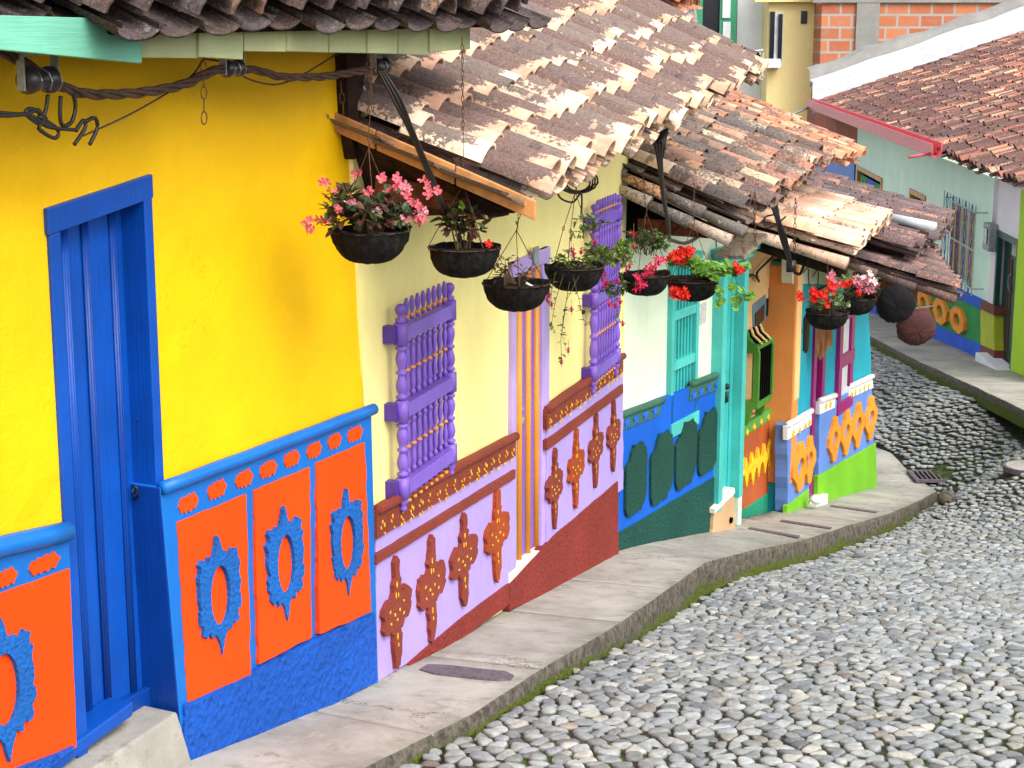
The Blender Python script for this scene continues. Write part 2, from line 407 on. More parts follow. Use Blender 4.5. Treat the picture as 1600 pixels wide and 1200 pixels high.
def pave_mat():
    t = NT('worn_concrete'); n0 = t.noise(1.1, 6, 0.7); n1 = t.noise(6, 6, 0.7); n2 = t.noise(90, 4, 0.7); n3 = t.noise(2.5, 5, 0.65, stretch=(1, 1, 1), dist=1.5)
    col = t.mix(t.ramp(n0, 0.3, 0.7), (0.25, 0.235, 0.205), (0.42, 0.40, 0.355))
    col = t.mix(t.ramp(n1, 0.5, 0.72, 0, 0.6), col, (0.17, 0.155, 0.13))
    col = t.mix(t.ramp(n3, 0.60, 0.74, 0, 0.6), col, (0.44, 0.43, 0.40))
    col = t.mix(t.ramp(n2, 0.60, 0.70, 0, 0.45), col, (0.07, 0.065, 0.055))
    dn = t.n('ShaderNodeTexNoise', ins={'Vector': t.x.outputs['Object'], 'Scale': 2.0, 'Detail': 6, 'Roughness': .7})
    wv = t.n('ShaderNodeVectorMath', operation='ADD', ins={0: t.x.outputs['Object'], 1: dn.outputs['Color']}).outputs[0]
    ck = t.n('ShaderNodeTexVoronoi', feature='DISTANCE_TO_EDGE', ins={'Vector': wv, 'Scale': 0.8}).outputs['Distance']
    ckm = t.math('MULTIPLY', t.ramp(ck, 0.002, 0.008, 1.0, 0.0), t.ramp(t.noise(0.8, 2, .5), 0.48, 0.56, 0.0, 0.8))
    col = t.mix(ckm, col, (0.05, 0.045, 0.035))
    ed = t.n('ShaderNodeAttribute', attribute_name='age').outputs['Fac']
    col = t.mix(t.math('MULTIPLY', ed, t.ramp(n1, 0.30, 0.62, 0.15, 0.95)), col, (0.055, 0.052, 0.035))
    n5 = t.noise(3.5, 6, 0.8)
    col = t.mix(t.ramp(n5, 0.60, 0.68, 0, 0.5), col, (0.13, 0.115, 0.09))
    return t.out(col, 0.85, t.bump(n2, 0.002, 0.8, t.bump(n1, 0.012, 0.6)), 0.2)
M['pave'] = pave_mat()
def kerb_mat():
    t = NT('mossy_kerb_concrete'); n0 = t.noise(1.4, 4, 0.6); n1 = t.noise(16, 6, 0.75); n2 = t.noise(60, 4, 0.7)
    v = t.n('ShaderNodeAttribute', attribute_name='age').outputs['Fac']       # 1 at the foot, 0 at the top
    col = t.mix(t.ramp(n1, 0.35, 0.65), (0.06, 0.052, 0.042), (0.17, 0.15, 0.12))
    mo = t.mix(t.ramp(n2, 0.35, 0.65), (0.035, 0.05, 0.008), (0.13, 0.17, 0.02))
    f = t.math('ADD', t.math('MULTIPLY', v, 0.55), t.math('MULTIPLY', n1, 0.5)); f = t.math('ADD', f, t.math('MULTIPLY', n0, 0.45))
    col = t.mix(t.ramp(f, 0.80, 1.0), col, mo)
    return t.out(col, 0.9, t.bump(n1, 0.03, 1.0), 0.1)
M['kerb'] = kerb_mat()
def brick_mat():
    t = NT('hollow_orange_brick')
    mp = t.n('ShaderNodeMapping', ins={'Vector': t.x.outputs['Object'], 'Rotation': (R(90), 0, 0)})
    br = t.n('ShaderNodeTexBrick', ins={'Vector': mp.outputs[0], 'Color1': (0.56, 0.20, 0.095, 1), 'Color2': (0.42, 0.13, 0.065, 1), 'Mortar': (0.36, 0.34, 0.30, 1), 'Scale': 1.0,
              'Mortar Size': 0.045, 'Mortar Smooth': 0.3, 'Brick Width': 0.78, 'Row Height': 0.42, 'Bias': 0.1})
    n1 = t.noise(3, 5, 0.7); n2 = t.noise(0.5, 3, 0.6)
    col = t.mix(t.ramp(n1, 0.45, 0.75, 0, 0.6), br.outputs['Color'], (0.34, 0.26, 0.2))
    col = t.mix(t.ramp(n2, 0.5, 0.7, 0, 0.3), col, (0.2, 0.16, 0.13))
    return t.out(col, 0.85, t.bump(br.outputs['Fac'], 0.02, -0.6), 0.15)
M['brick'] = brick_mat()
# ------------------------------------------------------------------ the row of facades (planes measured from the place)
def fac2(a, b):
    p, q = at(*a), at(*b)
    return Facade(a[0], a[1], a[2], (q.x - p.x) / (q.y - p.y))
FA = Facade(588, 1055, 8.5, 0.5)
FB = fac2((590, 1058, 8.54), (968, 857, 13.8))
FC = fac2((971, 852, 13.85), (1146, 821, 16.2))
FE = Facade(1369, 758, 21.5, 0.47)
FD = Facade(1146, 820, 16.95, 0.47)
FG = Facade(1551, 565, 28.0, 0.04, side=-1)

def lin(F, a, b, off=0.0):
    """z(s) along the line through two picture points on the facade"""
    s0, z0 = F.hit(a[0], a[1], off); s1, z1 = F.hit(b[0], b[1], off)
    return lambda s: z0 + (z1 - z0) * (s - s0) / (s1 - s0)
baseA = lin(FA, (256, 1185), (588, 1055)); baseB = lin(FB, (590, 1058), (968, 857)); baseC = lin(FC, (971, 852), (1113, 828))
baseE = lin(FE, (1232, 798), (1369, 758)); baseG = lin(FG, (1357, 484), (1551, 565))
def on_strip(F, base, px, py):
    """ground point seen at a pixel, on the strip that is level across from the facade's base line"""
    d = ray(px, py)
    s0, z0 = 0.0, base(0.0); k = base(1.0) - z0
    # z = z0 + k * ((p - P).u)
    t = (z0 - k * F.P.dot(F.u)) / (d.z - k * d.dot(F.u))
    p = d * t
    return (p - F.P).dot(F.u), (p - F.P).dot(F.n), p
KERB = {}
def widths(F, base, pxs):
    return sorted((on_strip(F, base, x, y)[0], on_strip(F, base, x, y)[1]) for x, y in pxs)
wA = widths(FA, baseA, [(587, 1195), (660, 1156)])
wB = widths(FB, baseB, [(750, 1107), (850, 1045), (900, 1016), (985, 965), (1040, 925), (1085, 893)])
wC = widths(FC, baseC, [(1130, 871), (1180, 860), (1225, 850)])
wE = widths(FE, baseE, [(1300, 829), (1350, 815), (1402, 799), (1466, 768)])
wG = widths(FG, baseG, [(1357, 524), (1422, 559), (1470, 580), (1554, 619), (1600, 640)])
def interp(tab, x):
    if x <= tab[0][0]: return tab[0][1]
    for (a, b), (c, d) in zip(tab, tab[1:]):
        if x <= c: return b + (d - b) * (x - a) / (c - a)
    return tab[-1][1]
HK = [(4, .05), (8.2, .07), (9.3, .10), (12.3, .24), (15.8, .21), (18.8, .20), (21.2, .14)]
stations = []     # (wall point, kerb point)
def add_st(F, base, w, ss):
    for s in ss:
        ww = interp(w, s)
        a = F.W(s, base(s), -0.12); b = F.W(s, base(s), ww)
        stations.append((a, b))
sB1 = FB.hit(968, 857)[0]; sC1 = FC.hit(1146, 821)[0]; sE0 = FE.hit(1232, 798)[0]
add_st(FA, baseA, wA, [-9, -6, -4, -3, -2.2, -1.56, -1, -0.3])
add_st(FB, baseB, wB, [0.45, 1.2, 2.0, 2.8, 3.6, 4.4, sB1 - 0.35])
add_st(FC, baseC, wC, [0.55, 1.1, 1.7, sC1 - 0.15])
add_st(FE, baseE, wE, [sE0 - 0.6, sE0 + 0.3, sE0 + 1.0, sE0 + 1.8, sE0 + 2.6, -0.35])
# the corner of the pavement and its way round into the side street
c0 = at(1369, 758, 21.5); k0 = on_strip(FE, baseE, 1466, 768)[2]
stations.append((c0 + V((-.05, .03, 0)), k0))
zc = c0.z
for px, py, wx in ((1440, 751, 4.45), (1423, 739, 4.42), (1394, 708, 4.35)):
    d = ray(px, py); zz = k0.z + 0.0
    p = d * (zz / d.z)
    stations.append((V((wx, p.y - 0.1, zz + 0.01)), p))
p = stations[-1][1]
stations.append((V((4.25, p.y + 3, zc - 0.35)), V((4.95, p.y + 3, zc - 0.4))))
stations.append((V((4.05, p.y + 9, zc - 1.0)), V((4.75, p.y + 9, zc - 1.05))))
kerb_line = [b for a, b in stations]
NCORNER = len(stations) - 6
# far pavement
gst = []
for s in (-16, -8, -4, -2, 0, 2, 4, 6, 8, 10, 12.5, 16, 20, 26, 34):
    gst.append((FG.W(s, baseG(s), -0.1), FG.W(s, baseG(s), interp(wG, s))))
print('widths', [round(w, 2) for s, w in wA + wB + wC + wE], 'G', [(round(s, 1), round(w, 2)) for s, w in wG])
print('D offset to E', (FD.P - FE.P).dot(FE.n), 'lens check', at(1369, 758, 21.5), k0, stations[-3][1])

# road surface: thin-plate spline through measured heights
ctl = []
for i, (a, b) in enumerate(stations[:NCORNER + 1]):
    h = interp(HK, b.y); ctl.append((b.x, b.y, b.z - h))
    nx, ny = (b - a).x, (b - a).y; L = math.hypot(nx, ny)
    if b.y < 19: ctl.append((b.x + nx / L * 4.5, b.y + ny / L * 4.5, b.z - h * 0.5 + 0.10))
for b in kerb_line[NCORNER + 1:NCORNER + 4]: ctl.append((b.x, b.y, b.z - 0.02))
for b in kerb_line[NCORNER + 4:]: ctl.append((b.x, b.y, b.z - 0.1)); ctl.append((b.x - 2, b.y, b.z - 0.1))
for a, b in gst[1:-2]: ctl.append((b.x, b.y, b.z - 0.13)); ctl.append((a.x + 3, a.y, a.z - 0.1))
ctl = np.array(ctl)
def tps_fit(P):
    n = len(P); d = np.hypot(P[:, None, 0] - P[None, :, 0], P[:, None, 1] - P[None, :, 1])
    K = np.where(d > 0, d * d * np.log(d + 1e-12), 0) + np.eye(n) * 0.3
    A = np.zeros((n + 3, n + 3)); A[:n, :n] = K; A[:n, n] = 1; A[:n, n + 1:] = P[:, :2]; A[n:, :n] = A[:n, n:].T
    return np.linalg.solve(A, np.concatenate([P[:, 2], [0, 0, 0]]))
TW = tps_fit(ctl)
def road_z(X, Y):
    X = np.atleast_1d(np.asarray(X, float)); Y = np.atleast_1d(np.asarray(Y, float))
    Xc = np.clip(X, -6, 16); Yc = np.clip(Y, -3, 60)
    d = np.hypot(Xc[:, None] - ctl[None, :, 0], Yc[:, None] - ctl[None, :, 1])
    return (np.where(d > 0, d * d * np.log(d + 1e-12), 0) @ TW[:-3]) + TW[-3] + TW[-2] * Xc + TW[-1] * Yc
def rz(x, y): return float(road_z(x, y)[0])

kl = [(p.y, p.x) for p in kerb_line]
gl = sorted((b.y, b.x) for a, b in gst)
def left_x(y): return interp(kl, y) if y < kl[-1][0] else kl[-1][1]
def right_x(y): return min(interp(gl, y), 0.30 * y + 2.0) if y < 26 else interp(gl, y)

# ground sheet under everything, out to the horizon
def build_ground():
    xs = [-160, -90, -50, -30, -18, -10, -7, -5] + list(np.arange(-4, 13, 0.3)) + [14, 17, 22, 30, 50, 90, 160]
    ys = [-60, -30, -15, -8, -4] + list(np.arange(-2, 52, 0.3)) + [54, 58, 64, 75, 100, 140, 200, 300]
    X, Y = np.meshgrid(xs, ys); Z = road_z(X.ravel(), Y.ravel()).reshape(X.shape) - 0.009
    mb = MB(); nx = len(xs)
    for j in range(len(ys)):
        for i in range(nx):
            sink = -.012 * (Y[j, i] > 21.5) + -.22 if (5 < Y[j, i] < 60 and X[j, i] > right_x(Y[j, i]) + .12) or X[j, i] < left_x(Y[j, i]) - .12 else (-.014 if Y[j, i] > 21.5 else -.002)
            mb.vert((X[j, i], Y[j, i], sink + Z[j, i] + 0.008 * noise.noise(V((X[j, i] * 3, Y[j, i] * 3, 0)))))
    for j in range(len(ys) - 1):
        for i in range(nx - 1):
            a = j * nx + i; mb.face((a, a + 1, a + nx + 1, a + nx))
    o = mk('ground', mb, M['dirt'], smooth=True); tag(o, 'damp dark earth and moss between and under the cobbles', 'ground', kind='structure')
build_ground()

def cobbles():
    rows = []
    def zone(y0, y1, sp):
        y = y0; k = 0
        while y < y1:
            x0, x1 = left_x(y) - 0.15, right_x(y) + 0.1
            x = x0 + (sp * 0.5 if k % 2 else 0)
            while x < x1:
                rows.append((x + rnd.uniform(-.45, .45) * sp, y + rnd.uniform(-.34, .34) * sp, sp)); x += sp * 1.20
            y += sp * 0.76; k += 1
    zone(5.2, 12, 0.100); zone(12, 24, 0.104); zone(24, 32, 0.115); zone(32, 46, 0.15)
    P = [(x, y, s) for x, y, s in rows]
    cell = {}
    G = 0.22
    for i, (x, y, s) in enumerate(P): cell.setdefault((int(x // G), int(y // G)), []).append(i)
    Zs = road_z([p[0] for p in P], [p[1] for p in P])
    mb = MB()
    grate = GRATE
    for i, (x, y, sp) in enumerate(P):
        if not (left_x(y) + 0.035 < x < right_x(y) - 0.04): continue
        if abs(x - grate[0]) < 0.26 and abs(y - grate[1]) < 0.25: continue
        if math.hypot(x - MANHOLE[0], y - MANHOLE[1]) < 0.33: continue
        poly = [(x + sp * math.cos(a) * .92, y + sp * math.sin(a) * .66) for a in [k * math.pi / 4 + 0.2 for k in range(8)]]
        cx, cy = int(x // G), int(y // G)
        big = 1 if rnd.random() < 0.07 else 0
        for ii in range(cx - 1, cx + 2):
            for jj in range(cy - 1, cy + 2):
                for j in cell.get((ii, jj), ()):
                    if j == i: continue
                    dx, dy = P[j][0] - x, P[j][1] - y; d2 = dx * dx + dy * dy
                    if d2 > (2.0 * sp) ** 2 or d2 < 1e-6: continue
                    lim = d2 / 2
                    new = []
                    m = len(poly)
                    for k in range(m):
                        a, b = poly[k], poly[(k + 1) % m]
                        fa = (a[0] - x) * dx + (a[1] - y) * dy - lim; fb = (b[0] - x) * dx + (b[1] - y) * dy - lim
                        if fa <= 0: new.append(a)
                        if (fa < 0 < fb) or (fb < 0 < fa):
                            t = fa / (fa - fb); new.append((a[0] + (b[0] - a[0]) * t, a[1] + (b[1] - a[1]) * t))
                    poly = new
                    if len(poly) < 3: break
                if len(poly) < 3: break
            if len(poly) < 3: break
        if len(poly) < 3: continue
        lx, rx = left_x(y), right_x(y)
        poly = [(max(lx + 0.008, min(rx - 0.008, a)), b) for a, b in poly]
        ax = sum(a for a, b in poly) / len(poly); ay = sum(b for a, b in poly) / len(poly)
        # chaikin
        q = []
        for k in range(len(poly)):
            a, b = poly[k], poly[(k + 1) % len(poly)]
            q += [(a[0] * .80 + b[0] * .20, a[1] * .80 + b[1] * .20), (a[0] * .20 + b[0] * .80, a[1] * .20 + b[1] * .80)]
        if len(q) > 12: q = [q[k] for k in range(len(q)) if k % 4 != 3]
        q = [((q[k][0] + q[(k + 1) % len(q)][0]) / 2, (q[k][1] + q[(k + 1) % len(q)][1]) / 2) for k in range(len(q))]
        q = [((q[k][0] + q[(k + 1) % len(q)][0]) / 2, (q[k][1] + q[(k + 1) % len(q)][1]) / 2) for k in range(len(q))]
        sh = rnd.uniform(0.84, 0.93) if sp < .11 else rnd.uniform(.90, .96)
        q = [(ax + (a - ax) * sh, ay + (b - ay) * sh) for a, b in q]
        h = rnd.uniform(0.006, 0.018); tx, ty = rnd.gauss(0, .03), rnd.gauss(0, .05)
        c = rnd.random(); g = rnd.uniform(0.54, 1.12)
        if c < 0.60: col = (0.40 * g, 0.42 * g, 0.42 * g)
        elif c < 0.82: col = (0.32 * g, 0.35 * g, 0.375 * g)
        elif c < 0.94: col = (0.46 * g, 0.45 * g, 0.40 * g)
        elif c < 0.97: col = (0.36 * g, 0.31 * g, 0.27 * g)
        else: col = (0.17 * g, 0.18 * g, 0.19 * g)
        mb.cur = col + (1,)
        z0 = Zs[i] - 0.028
        rings = []
        for f, hh, ag in ((1.0, -0.8, 1.0), (0.97, 0.20, 0.80), (0.86, 0.80, 0.10), (0.55, 1.0, 0.0)):
            mb.cage = ag
            ring = []
            for (a, b) in q:
                px_, py_ = ax + (a - ax) * f, ay + (b - ay) * f
                ring.append(mb.vert((px_, py_, z0 + 0.022 + h * hh + (px_ - ax) * tx + (py_ - ay) * ty + (0.006 * noise.noise(V((px_ * 25, py_ * 25, i))) if hh > .3 else 0))))
            rings.append(ring)
        n = len(q)
        for k in range(len(rings) - 1):
            for a in range(n):
                b = (a + 1) % n
                mb.face((rings[k][a], rings[k][b], rings[k + 1][b], rings[k + 1][a]))
        mb.face(rings[-1])
    o = mk('cobbled_street', mb, M['cobble'], smooth=True, attrs=True)
    tag(o, 'steep street paved with grey river cobbles, moss in the joints', 'street', kind='structure')
    print('cobbles', len(P))

def strip_mesh(st, name, joint_every, zcap, label, hfun, n_lat=6, lip=0.012):
    """pavement slab strip with grooves, and its kerb face"""
    L = [0.0]
    for (a, b), (c, d) in zip(st, st[1:]): L.append(L[-1] + ((a + b) / 2 - (c + d) / 2).length)
    joints = []; x = joint_every * 0.4
    while x < L[-1]: joints.append(x + rnd.uniform(-.1, .1)); x += joint_every
    xs = sorted(set([round(v, 4) for v in np.arange(0, L[-1], 0.12)] + [L[-1]]))
    xs = [v for v in xs if all(abs(v - j) > 0.03 for j in joints)]
    ev = [(v, 0) for v in xs] + [(j + o, z) for j in joints for o, z in ((-.012, 0), (-.006, 1), (.006, 1), (.012, 0))]
    ev.sort()
    def pt(x):
        for k in range(len(L) - 1):
            if x <= L[k + 1] or k == len(L) - 2:
                t = (x - L[k]) / max(1e-6, L[k + 1] - L[k]); t = max(0, min(1, t))
                return st[k][0].lerp(st[k + 1][0], t), st[k][1].lerp(st[k + 1][1], t)
    mb = MB(); kb = MB(); prev = None; kp = None
    for x, g in ev:
        a, b = pt(x); row = []
        for i in range(n_lat + 1):
            t = i / n_lat; p = a.lerp(b, t)
            if i == n_lat: p = a.lerp(b, 1 - lip / max(0.2, (b - a).length))
            p = p + V((0, 0, 0.010 * noise.noise(V((p.x * 1.3, p.y * 1.3, 3))) + 0.003 * noise.noise(V((p.x * 7, p.y * 7, 1))) - (0.012 if g else 0)))
            mb.cage = (1.0, .12, 0, 0, 0, 0, .35)[i] if n_lat == 6 else (1.0 if i == 0 else 0)
            row.append(mb.vert(p))
        if prev:
            for i in range(n_lat): mb.face((prev[i], prev[i + 1], row[i + 1], row[i]))
        prev = row
        top = V(mb.v[row[-1]]); o = (b - a); o.z = 0; o.normalize()
        h = hfun(b); wob = 0.012 * noise.noise(V((b.x * 4, b.y * 4, 9)))
        kr = []
        for (oo, dz, ag) in ((0, 0, 0.0), (lip + wob * .4, -0.012, 0.1), (lip + 0.004 + wob, -0.05 - 0.0, 0.4), (lip + 0.012 + wob * 1.5, -h * 0.7 - 0.01, 0.8), (lip + 0.02, -h - 0.09, 1.15)):
            kb.cage = ag; kr.append(kb.vert(top + o * oo + V((0, 0, dz if not g else dz))))
        if kp:
            for i in range(len(kr) - 1): kb.face((kp[i], kp[i + 1], kr[i + 1], kr[i]))
        kp = kr
    o = mk(name, mb, M['pave'], smooth=True, attrs=True); tag(o, label[0], 'pavement', kind='structure')
    k = mk(label[2], kb, M['kerb'], smooth=True, attrs=True); tag(k, label[1], 'kerb', kind='structure')
strip_mesh(stations, 'pavement', 1.55, 0, ('worn concrete pavement running down past the painted houses', 'mossy concrete kerb edge beside the cobbles', 'kerb'), lambda b: interp(HK, b.y) if b.y < 21.3 else 0.06)
strip_mesh(gst, 'far_pavement', 3.0, 0, ('grey concrete pavement in front of the mint green house', 'dark kerb edge of the far pavement', 'far_kerb'), lambda b: 0.13, n_lat=4)
_d = ray(1455, 745); _g = None
GRATE = None
for _Y in np.arange(20, 26, 0.02):
    _p = _d * _Y
    if _p.z < rz(_p.x, _p.y): GRATE = (_p.x, _p.y); break
_d = ray(1606, 726)
for _Y in np.arange(15, 30, 0.02):
    _p = _d * _Y
    if _p.z < rz(_p.x, _p.y): MANHOLE = (_p.x, _p.y); break
print('grate', GRATE, 'manhole', MANHOLE)
cobbles()
# ------------------------------------------------------------------ helpers on facades
def jitter(pts, amp):
    out = []
    for i in range(len(pts)):
        a, b = pts[i], pts[(i + 1) % len(pts)]; L = math.hypot(a[0] - b[0], a[1] - b[1]); n = int(L / 9)
        out.append(a)
        if L > 30:
            for k in range(1, n):
                t = k / n; nx, ny = -(b[1] - a[1]) / L, (b[0] - a[0]) / L
                w_ = amp * (noise.noise(V((a[0] + (b[0] - a[0]) * t, a[1] + (b[1] - a[1]) * t, 0)) * .045) * 1.6 + rnd.uniform(-.35, .35))
                out.append((a[0] + (b[0] - a[0]) * t + nx * w_, a[1] + (b[1] - a[1]) * t + ny * w_))
    return out
def fpoly(F, pts, front, back, mb=None):
    """prism whose front face passes through picture points measured on the facade; front may be a list"""
    mb = mb or MB()
    if not isinstance(front, (list, tuple)): pts = jitter(pts, .55)
    fr = [F.at(x, y, front[i] if isinstance(front, (list, tuple)) else front) for i, (x, y) in enumerate(pts)]
    bk = [p - F.n * ((front[i] if isinstance(front, (list, tuple)) else front) - back) for i, p in enumerate(fr)]
    mb.prism(fr, bk)
    return mb
def szpoly(F, pts, front, back, mb=None):
    mb = mb or MB()
    mb.prism([F.W(a, z, front) for a, z in pts], [F.W(a, z, back) for a, z in pts])
    return mb
def mould(F, a, b, r, off, mb=None, n=10, ends=0.0, wob=0.004):
    mb = mb or MB(); pts = []
    s0, z0 = F.hit(a[0], a[1], off); s1, z1 = F.hit(b[0], b[1], off)
    m = max(3, int(abs(s1 - s0) / 0.15))
    for i in range(m + 1):
        t = i / m; s = s0 + (s1 - s0) * t - ends * (1 - 2 * t)
        pts.append(F.W(s, z0 + (z1 - z0) * t + wob * noise.noise(V((s * 4, 3, 1))), off))
    mb.tube(pts, r, n)
    return mb
def wall(F, s0, s1, zb, zt, holes, off=0.0, depth=0.3, res=0.14, end0=None, end1=None, wob=0.006, pivot=None):
    """plastered wall sheet with openings and their reveals, gently uneven; end0/end1: s(z) of leaning ends"""
    zb_ = zb if callable(zb) else (lambda s: zb); zt_ = zt if callable(zt) else (lambda s: zt)
    zlo = min(zb_(s0), zb_(s1)); zhi = max(zt_(s0), zt_(s1))
    S = {round(s0, 4), round(s1, 4)}; Z = {round(zlo, 4), round(zhi, 4)}
    for h in holes: S |= {round(h[0], 4), round(h[1], 4)}; Z |= {round(h[2], 4), round(h[3], 4)}
    def fill(X):
        X = sorted(X); o = []
        for a, b in zip(X, X[1:]):
            n = max(1, int(round((b - a) / res))); o += [a + (b - a) * i / n for i in range(n)]
        return o + [X[-1]]
    S = fill(S); Z = fill(Z)
    plo = pivot[0] if pivot else s0; phi = pivot[1] if pivot else s1
    def W(s, z, o):
        z2 = zlo + (z - zlo) if z < zhi - 1e-4 else zt_(s)
        z2 = min(z2, zt_(s))
        ss = s
        if end1 and s > phi: ss = s + (end1(z2) - s1) * (s - phi) / (s1 - phi)
        if end0 and s < plo: ss = s + (end0(z2) - s0) * (plo - s) / (plo - s0)
        k = wob * noise.noise(V((s * 1.7, z * 1.7, F.P.x))) + wob * .5 * noise.noise(V((s * 5, z * 5, F.P.x)))
        edge = any(abs(s - h[0]) < 1e-3 or abs(s - h[1]) < 1e-3 for h in holes)
        return F.W(ss, z2, o + (0 if edge else k))
    mb = MB(); idx = {}
    def vid(i, j):
        if (i, j) not in idx: idx[i, j] = mb.vert(W(S[i], Z[j], off))
        return idx[i, j]
    def inhole(s, z): return any(h[0] < s < h[1] and h[2] < z < h[3] for h in holes)
    for i in range(len(S) - 1):
        for j in range(len(Z) - 1):
            if inhole((S[i] + S[i + 1]) / 2, (Z[j] + Z[j + 1]) / 2): continue
            mb.face((vid(i, j), vid(i + 1, j), vid(i + 1, j + 1), vid(i, j + 1)))
    for h in holes:
        for (a, b) in (((h[0], h[2]), (h[0], h[3])), ((h[0], h[3]), (h[1], h[3])), ((h[1], h[3]), (h[1], h[2])), ((h[1], h[2]), (h[0], h[2]))):
            mb.quad(W(*a, off), W(*b, off), W(*b, off - depth), W(*a, off - depth))
    # ends and back
    e0 = lambda z: end0(z) if end0 else s0
    e1 = lambda z: end1(z) if end1 else s1
    for e, s in ((e0, s0), (e1, s1)):
        mb.quad(F.W(e(zlo), zlo, off), F.W(e(zt_(s)), zt_(s), off), F.W(e(zt_(s)), zt_(s), off - depth), F.W(e(zlo), zlo, off - depth))
    return mb
def endline(F, a, b, off=0.0):
    s0, z0 = F.hit(a[0], a[1], off); s1, z1 = F.hit(b[0], b[1], off)
    return lambda z: s0 + (s1 - s0) * (z - z0) / (z1 - z0)
def shell(root, F, s0, s1, zb, zt, deep, mat):
    """gable walls and rear wall of a house body"""
    mb = MB()
    for s in (s0, s1):
        mb.quad(F.W(s, zb, -0.31), F.W(s, zb, -deep), F.W(s, zt, -deep), F.W(s, zt, -0.31))
    mb.quad(F.W(s0, zb, -deep), F.W(s1, zb, -deep), F.W(s1, zt, -deep), F.W(s0, zt, -deep))
    return mk('rear_wall', mb, mat, root)
def box_px(F, x0, y0, x1, y1, off):
    """s,z extents of a feature: left/right from x at mid height, top/bottom from y at mid width"""
    ym, xm = (y0 + y1) / 2, (x0 + x1) / 2
    return F.hit(x0, ym, off)[0], F.hit(x1, ym, off)[0], F.hit(xm, y0, off)[1], F.hit(xm, y1, off)[1]

def loop_shape(F, c, hw, hh, pts, off):
    return [F.W(c[0] + x * hw, c[1] + y * hh, off) for x, y in pts]

# ================================================================== yellow house
RY = thing('yellow_house', 'bright yellow house with blue plank door and orange and blue plinth', 'house', FA.W(0, baseA(0), 0))
d0 = FA.hit(96, 700)[0]; d1 = FA.hit(238, 500)[0]
zd_top = (FA.hit(100, 330)[1] + FA.hit(225, 290)[1]) / 2
def door_top(s):
    return lin(FA, (80, 322), (243, 268))(s)
sAl = FA.hit(0, 500)[0] - 3.0
eA = endline(FA, (541, 95), (589, 1055))
sA1 = FA.hit(580, 640)[0]
ztA = FA.hit(500, 40)[1]
zdr = min(door_top(d0), door_top(d1)) - .02
mk('wall', wall(FA, sAl, sA1, -4.4, ztA, [(d0, d1, -4.4, zdr)], end1=eA, pivot=(sAl, d1 + .05), wob=0.010), M['yellow'], RY, smooth=False)
shell(RY, FA, sAl, FA.hit(541, 95)[0], -4.4, 0.5, 5.0, M['yellow'])
# --- door: lintel board, jambs, plank leaf
DO = -0.10
zth = FA.hit(164, 1140, -0.1)[1]
leaf = MB()
ls = [FA.hit(x, 700, DO)[0] for x in (92, 116, 148, 190, 214)]
zt_l = zdr - 0.02
for i in range(4):
    a, b = ls[i] + 0.004, ls[i + 1] - 0.004
    leaf.box(FA.W((a + b) / 2, (zth + zt_l) / 2, DO - 0.02 - 0.003 * (i % 2)), FA.u * ((b - a) / 2), FA.n * 0.02, V((0, 0, (zt_l - zth) / 2)))
dr = mk('door', leaf, M['blue_door'], RY, bevel=0.004)
for k, i in enumerate((1, 2, 3)):
    b_ = MB()
    for dd, rr in ((-0.013, 0.007), (0.0, 0.010), (0.013, 0.007)):
        b_.tube([FA.W(ls[i] + dd, zth + 0.02, DO + 0.004), FA.W(ls[i] + dd, zt_l - 0.02, DO + 0.004)], rr, 8)
    mk('batten', b_, M['blue_dark'] if i != 1 else M['blue_door'], dr, smooth=True)
b_ = MB(); b_.box(FA.W((ls[0] + ls[4]) / 2, zth + 0.05, DO + 0.02), FA.u * ((ls[4] - ls[0]) / 2), FA.n * 0.015, V((0, 0, 0.05)))
mk('kick_board', b_, M['blue_dark'], dr, bevel=0.004)
for (x, y) in ((214, 655), (207, 768)):
    b_ = MB(); p = FA.at(x, y, DO + 0.02)
    b_.tube([p + V((0, 0, .03)) + FA.n * .0, p + FA.n * .025 + V((0, 0, .02)), p + FA.n * .03 - V((0, 0, .02)), p - V((0, 0, .035))], 0.005, 6)
    b_.tube([p + (FA.u * math.cos(a) + V((0, 0, 1)) * math.sin(a)) * 0.016 + FA.n * 0.012 for a in [k * .7 for k in range(10)]], 0.003, 6)
    mk('latch', b_, M['cable'], dr, smooth=True)
# fixed narrow leaf on the far side, the reveal's shade painted in darker blue
b_ = MB(); e = FA.hit(238, 700)[0]
b_.box(FA.W((ls[4] + d1) / 2, (zth + zt_l) / 2, DO - 0.035), FA.u * ((d1 - ls[4]) / 2), FA.n * 0.02, V((0, 0, (zt_l - zth) / 2)))
mk('side_panel', b_, M['blue_dark'], RY)
fr = MB()
lj0 = FA.hit(86, 500, 0.02)[0]; lj1 = FA.hit(101, 500, 0.02)[0]; rj0 = FA.hit(234, 500, 0.02)[0]; rj1 = FA.hit(248, 500, 0.02)[0]
zmid = FA.hit(243, 768, 0.02)[1]
L0 = [(lj0 - .01, door_top(lj0)), (rj1, door_top(rj1)), (rj1, door_top(rj1) - .095), (lj0 - .01, door_top(lj0) - .10)]
szpoly(FA, L0, 0.022, -0.08, fr)
szpoly(FA, [(lj0, door_top(lj0) - .10), (lj1 + .01, door_top(lj1) - .098), (lj1 + .01, zth - .3), (lj0, zth - .3)], 0.016, -0.14, fr)
szpoly(FA, [(rj0, door_top(rj0) - .093), (rj1 - .004, door_top(rj1) - .093), (rj1 - .004, zmid), (rj0, zmid)], 0.018, -0.12, fr)
mk('door_frame', fr, M['blue_trim_wood'] if 'blue_trim_wood' in M else M['blue_door'], RY, bevel=0.005)
